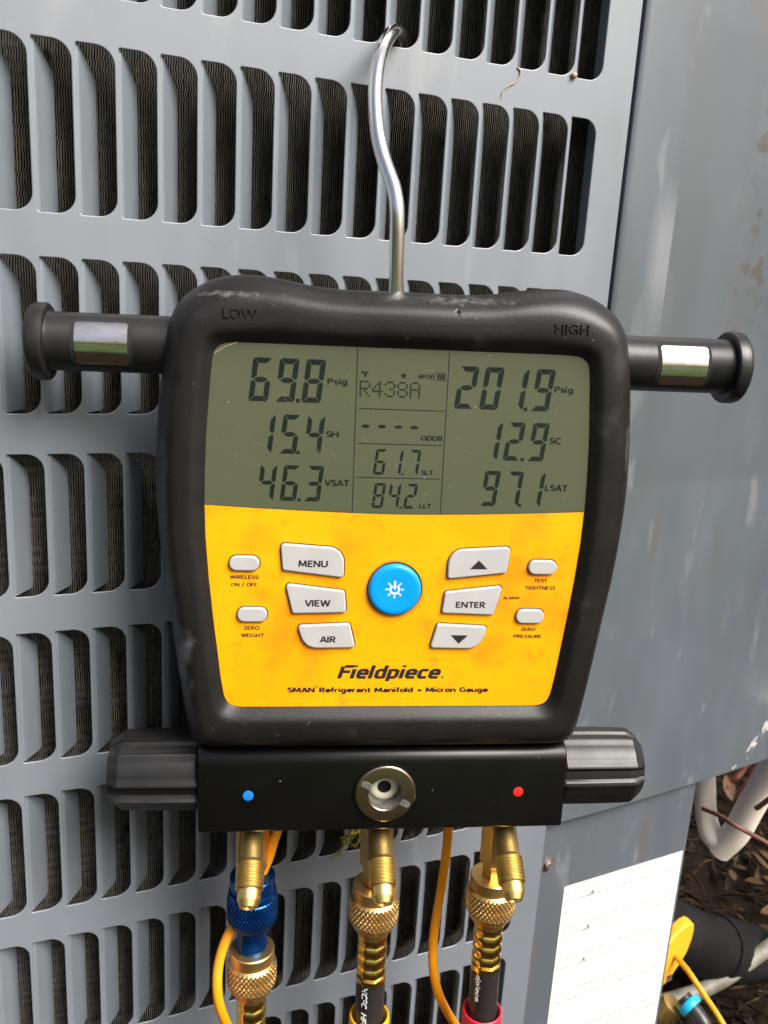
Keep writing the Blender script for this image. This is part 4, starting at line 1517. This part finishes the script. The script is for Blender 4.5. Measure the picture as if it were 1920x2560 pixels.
solo('thermocouple_cable', [(95, -40, -292), (91, -40, -304), (86.1, -42, -313.8), (82.8, -42, -325.9), (76.3, -40, -343.5), (70, -40, -354.2), (64.5, -42, -363.4), (61.4, -45, -371.4), (60.3, -48, -378), (60.6, -50, -385.8), (63.2, -50, -396.3), (68.9, -45, -413.9), (80, -40, -440), (110, -30, -500), (160, -40, -600)],
     2.2, orange_m, 'orange cable curving past the blue coupler on the left', 'cable', 'orange cables from the gauge')
solo('thermocouple_cable', [(169, -43, -290), (169.4, -45, -312.2), (169.4, -45, -326.2), (169.3, -45, -339), (168.3, -45, -356.3), (165.2, -48, -371), (163.7, -50, -384.4), (163.9, -52, -395.8), (167.4, -52, -410), (173.9, -50, -424.5), (181.6, -48, -438.7), (196.1, -40, -463.8), (225, -38, -500), (270, -60, -560), (310, -70, -615)],
     2.2, orange_m, 'orange cable hanging between the middle and right hoses', 'cable', 'orange cables from the gauge')
cl = thing('pipe_clamp', (404, 42, -530), 'orange pipe clamp with its cable, on the black insulated pipe', 'clamp')
def paddle():
    pts = [(386, -523), (403.4, -510.5), (414, -508.6), (420, -509.0), (424, -512), (425.2, -517.1), (424.2, -525), (421, -534), (416, -540), (409.8, -544.6), (403.9, -551), (390, -553)]
    return slab('clamp_jaw', [pts], 0, 9, 1.6, clamp_m, cl, xf=lambda c: np.stack([c[:, 0], 46 - c[:, 2] + (c[:, 0] - 404) * .25, c[:, 1]], 1))
paddle()
box('clamp_spring', 385, 405, 36, 41, -550, -545, screw_m, cl)
tube('clamp_cable', [(398, 58, -523), (405.6, 50, -527.1), (406.2, 40, -530.1), (406.6, 25, -531.7), (408.7, 10, -538.6), (410, -5, -544.5), (411.5, -20, -554), (416, -40, -575), (430, -60, -620)], 2.0, orange_m, cl, 14, 8)

pv = thing('drain_pipe', (450, 55, -467), 'bent cream plastic pipe below the corner cover', 'pipe')
tube('pipe_elbow', [(438, 74, -380, 7.5), (439.0, 72, -402.1, 7.5), (440.9, 70, -419, 7.5), (442.6, 68, -435.4, 7.6), (443.6, 65, -446, 7.8), (445.6, 60, -454.5, 8.4), (449.5, 54, -456.5, 9.0)], 7, pvc_m, pv, 28, 8)
tube('pipe_arm', [(448.5, 55, -463.5, 9.2), (452.6, 46, -443.7, 9.4), (453.8, 38, -415.8, 9.4), (455, 30, -390.1, 9.3), (454.1, 20, -362.1, 9.2), (453, 10, -330, 9.2)], 9, pvc_m, pv, 28, 6)
ip = thing('insulated_pipe', (470, 80, -605), 'thick black foam insulated pipe on the ground right of the label', 'pipe')
tube('foam_sleeve', [(385, 84, -520, 24), (415, 82, -538, 24.2), (439.1, 80, -552.2, 24.5), (468, 80, -570.7, 25), (486, 80, -579.5, 25), (492, 80, -582, 25.5)], 25, foam_m, ip, 40, 6)
tube('torn_wrap', [(486, 79, -578, 25.8), (494, 80, -583, 26.8), (502, 80, -587, 26.2), (510, 80, -590, 25.2), (521, 80, -594, 24), (540, 82, -602, 22)], 26, foam_m, ip, 22, 5)
solo('conduit', [(400, 78, -604, 6), (443.1, 66, -600.9), (478.9, 60, -597.3), (517.4, 60, -577), (542.5, 60, -566.1), (590, 60, -545), (680, 70, -505)] if False else [(400, 70, -606), (443.1, 62, -599.9), (478.9, 60, -593.3), (517.4, 60, -577), (542.5, 60, -566.1), (590, 62, -545), (680, 80, -505)],
     6.0, conduit_m, 'thin dirty white conduit crossing under the black foam pipe', 'pipe')
vh = thing('valve_hose', (396, 5, -590), 'black hose with a cyan collar and brass end, beside the label', 'hose')
cd = Vector((.25, -.8, -.35)).normalized()
cc = Vector((396, 8, -543))
lathe('cyan_collar', [(6.0, -3), (7.6, -2.6), (8.4, -1), (8.4, 1.6), (7.8, 2.6), (6.4, 2.8), (6.0, 2)], cc, cd, cyan_m, vh, 40, caps=False)
tube('hose_bend', [tuple(cc - cd * 6), tuple(cc), tuple(cc + cd * 6), (399.2, -3, -549), (400.6, -6, -556), (401.5, -7, -571.4), (404, -9, -618)], 5.9, hose_m, vh, 24, 6)
lathe('brass_end', [(4, 0), (7.5, .5), (8, 3), (8, 12), (6.5, 14), (5.5, 22)], (390, 16, -547), (-.35, .3, -.9), brass, vh, 32)
solo('copper_tube', [(470, 66, -430), (464.9, 60, -424.1), (464, 50, -408.9), (460.7, 35, -393.4), (454.6, 17, -381), (452, 10, -372)], 2.3, copper_m, 'thin copper tube wrapped round the cream plastic pipe', 'tube')
solo('copper_stub', [(456.5, 62, -412), (458.6, 60, -408.6), (461.8, 60, -405), (464.2, 60, -401.3), (467, 60, -396)], 2.6, copper_m, 'short bright copper stub just under the corner cover', 'tube')
solo('copper_stub', [(479, 72, -430), (481, 70, -425.3), (483.8, 70, -419.5), (487.7, 70, -411), (492, 70, -402)], 2.4, copper_m, 'copper stub between the bright stub and the cream pipe', 'tube')
solo('twig', [(411.6, 40, -413), (409, 24, -407), (405.5, 8, -402.5), (411.3, 0, -404.7), (419.1, -10, -408), (424, -16, -412), (436, -22, -424)], 1.5, twig_m, 'thin reddish brown root crossing in front of the cream pipe', 'root', n=10)
solo('twig', [(428.4, 12, -398), (428.9, 10, -395.4), (429.6, 5, -387.5), (430.4, 0, -379.6), (432, -6, -370)], 1.7, twig_m, 'short dark broken twig against the cream pipe', 'twig', n=10)
solo('rootlet', [(195.0, -1.2, 16.2, .35), (196.7, -1.5, 14.6, .32), (196.2, -1.5, 12.2, .28), (194.2, -1.5, 9.8, .24), (191.0, -1.5, 8.0, .2), (188.9, -1.5, 5.9, .17), (188.4, -1.4, 2.8, .12)], .5, root_m, 'tiny pale rootlet clinging to the panel under the top louvres', 'rootlet', n=8, sub=5)
def nest():
    n = 10
    V, F = [], []
    ORG['_n'] = Vector((0, 0, 0))
    for i in range(7):
        ph = PI * i / 6
        for k in range(n):
            t = 2 * PI * k / n
            r = 1.5 * (1 + .25 * math.sin(3 * t + 2 * i))
            V.append((r * math.sin(ph) * math.cos(t) * S, r * .8 * math.sin(ph) * math.sin(t) * S, 1.3 * math.cos(ph) * S))
    for i in range(6):
        for k in range(n):
            a, b = i * n + k, i * n + (k + 1) % n
            F.append((a, b, b + n, a + n))
    me = bpy.data.meshes.new('insect_nest'); me.from_pydata(V, [], F); me.update(); shade(me, True, 180)
    o = put('insect_nest', me, root_m, None)
    o.location = Vector((223.4, -1.8, 16.6 + GZ)) * S
    tag(o, 'tiny pale crust of insect nest at the rightmost top louvre', 'nest')
nest()


def weed():
    r_ = thing('weed', (141, -2, -352), 'withered yellow weed caught in the louvres left of the middle hose', 'weed')
    base = np.array([146, 2, -346.])
    for (x, y, z) in ((131.8, -5, -351.8), (134.4, -8, -345.6), (128.7, -5, -358.2), (137.1, -8, -352.9), (139, -10, -346.7), (133, -6, -348.7)):
        p = np.array([x, y, z])
        m = (base + p) / 2 + rng.normal(size=3) * 1.2
        st = tube('stem', [tuple(base), tuple(m), tuple(p)], .45, weed_m, r_, 6, 5)
        V, F = [], []
        for k in range(14):
            c = p + rng.normal(size=3) * 1.1
            u = rng.normal(size=3); u /= np.linalg.norm(u); v = np.cross(u, rng.normal(size=3)); v /= np.linalg.norm(v)
            b = len(V); s = rng.uniform(.6, 1.3)
            V += [c - u * s, c + v * s * .5, c + u * s, c - v * s * .5]; F.append((b, b + 1, b + 2, b + 3))
        mesh('flower_head', V, F, weed_m, st, False)


weed()
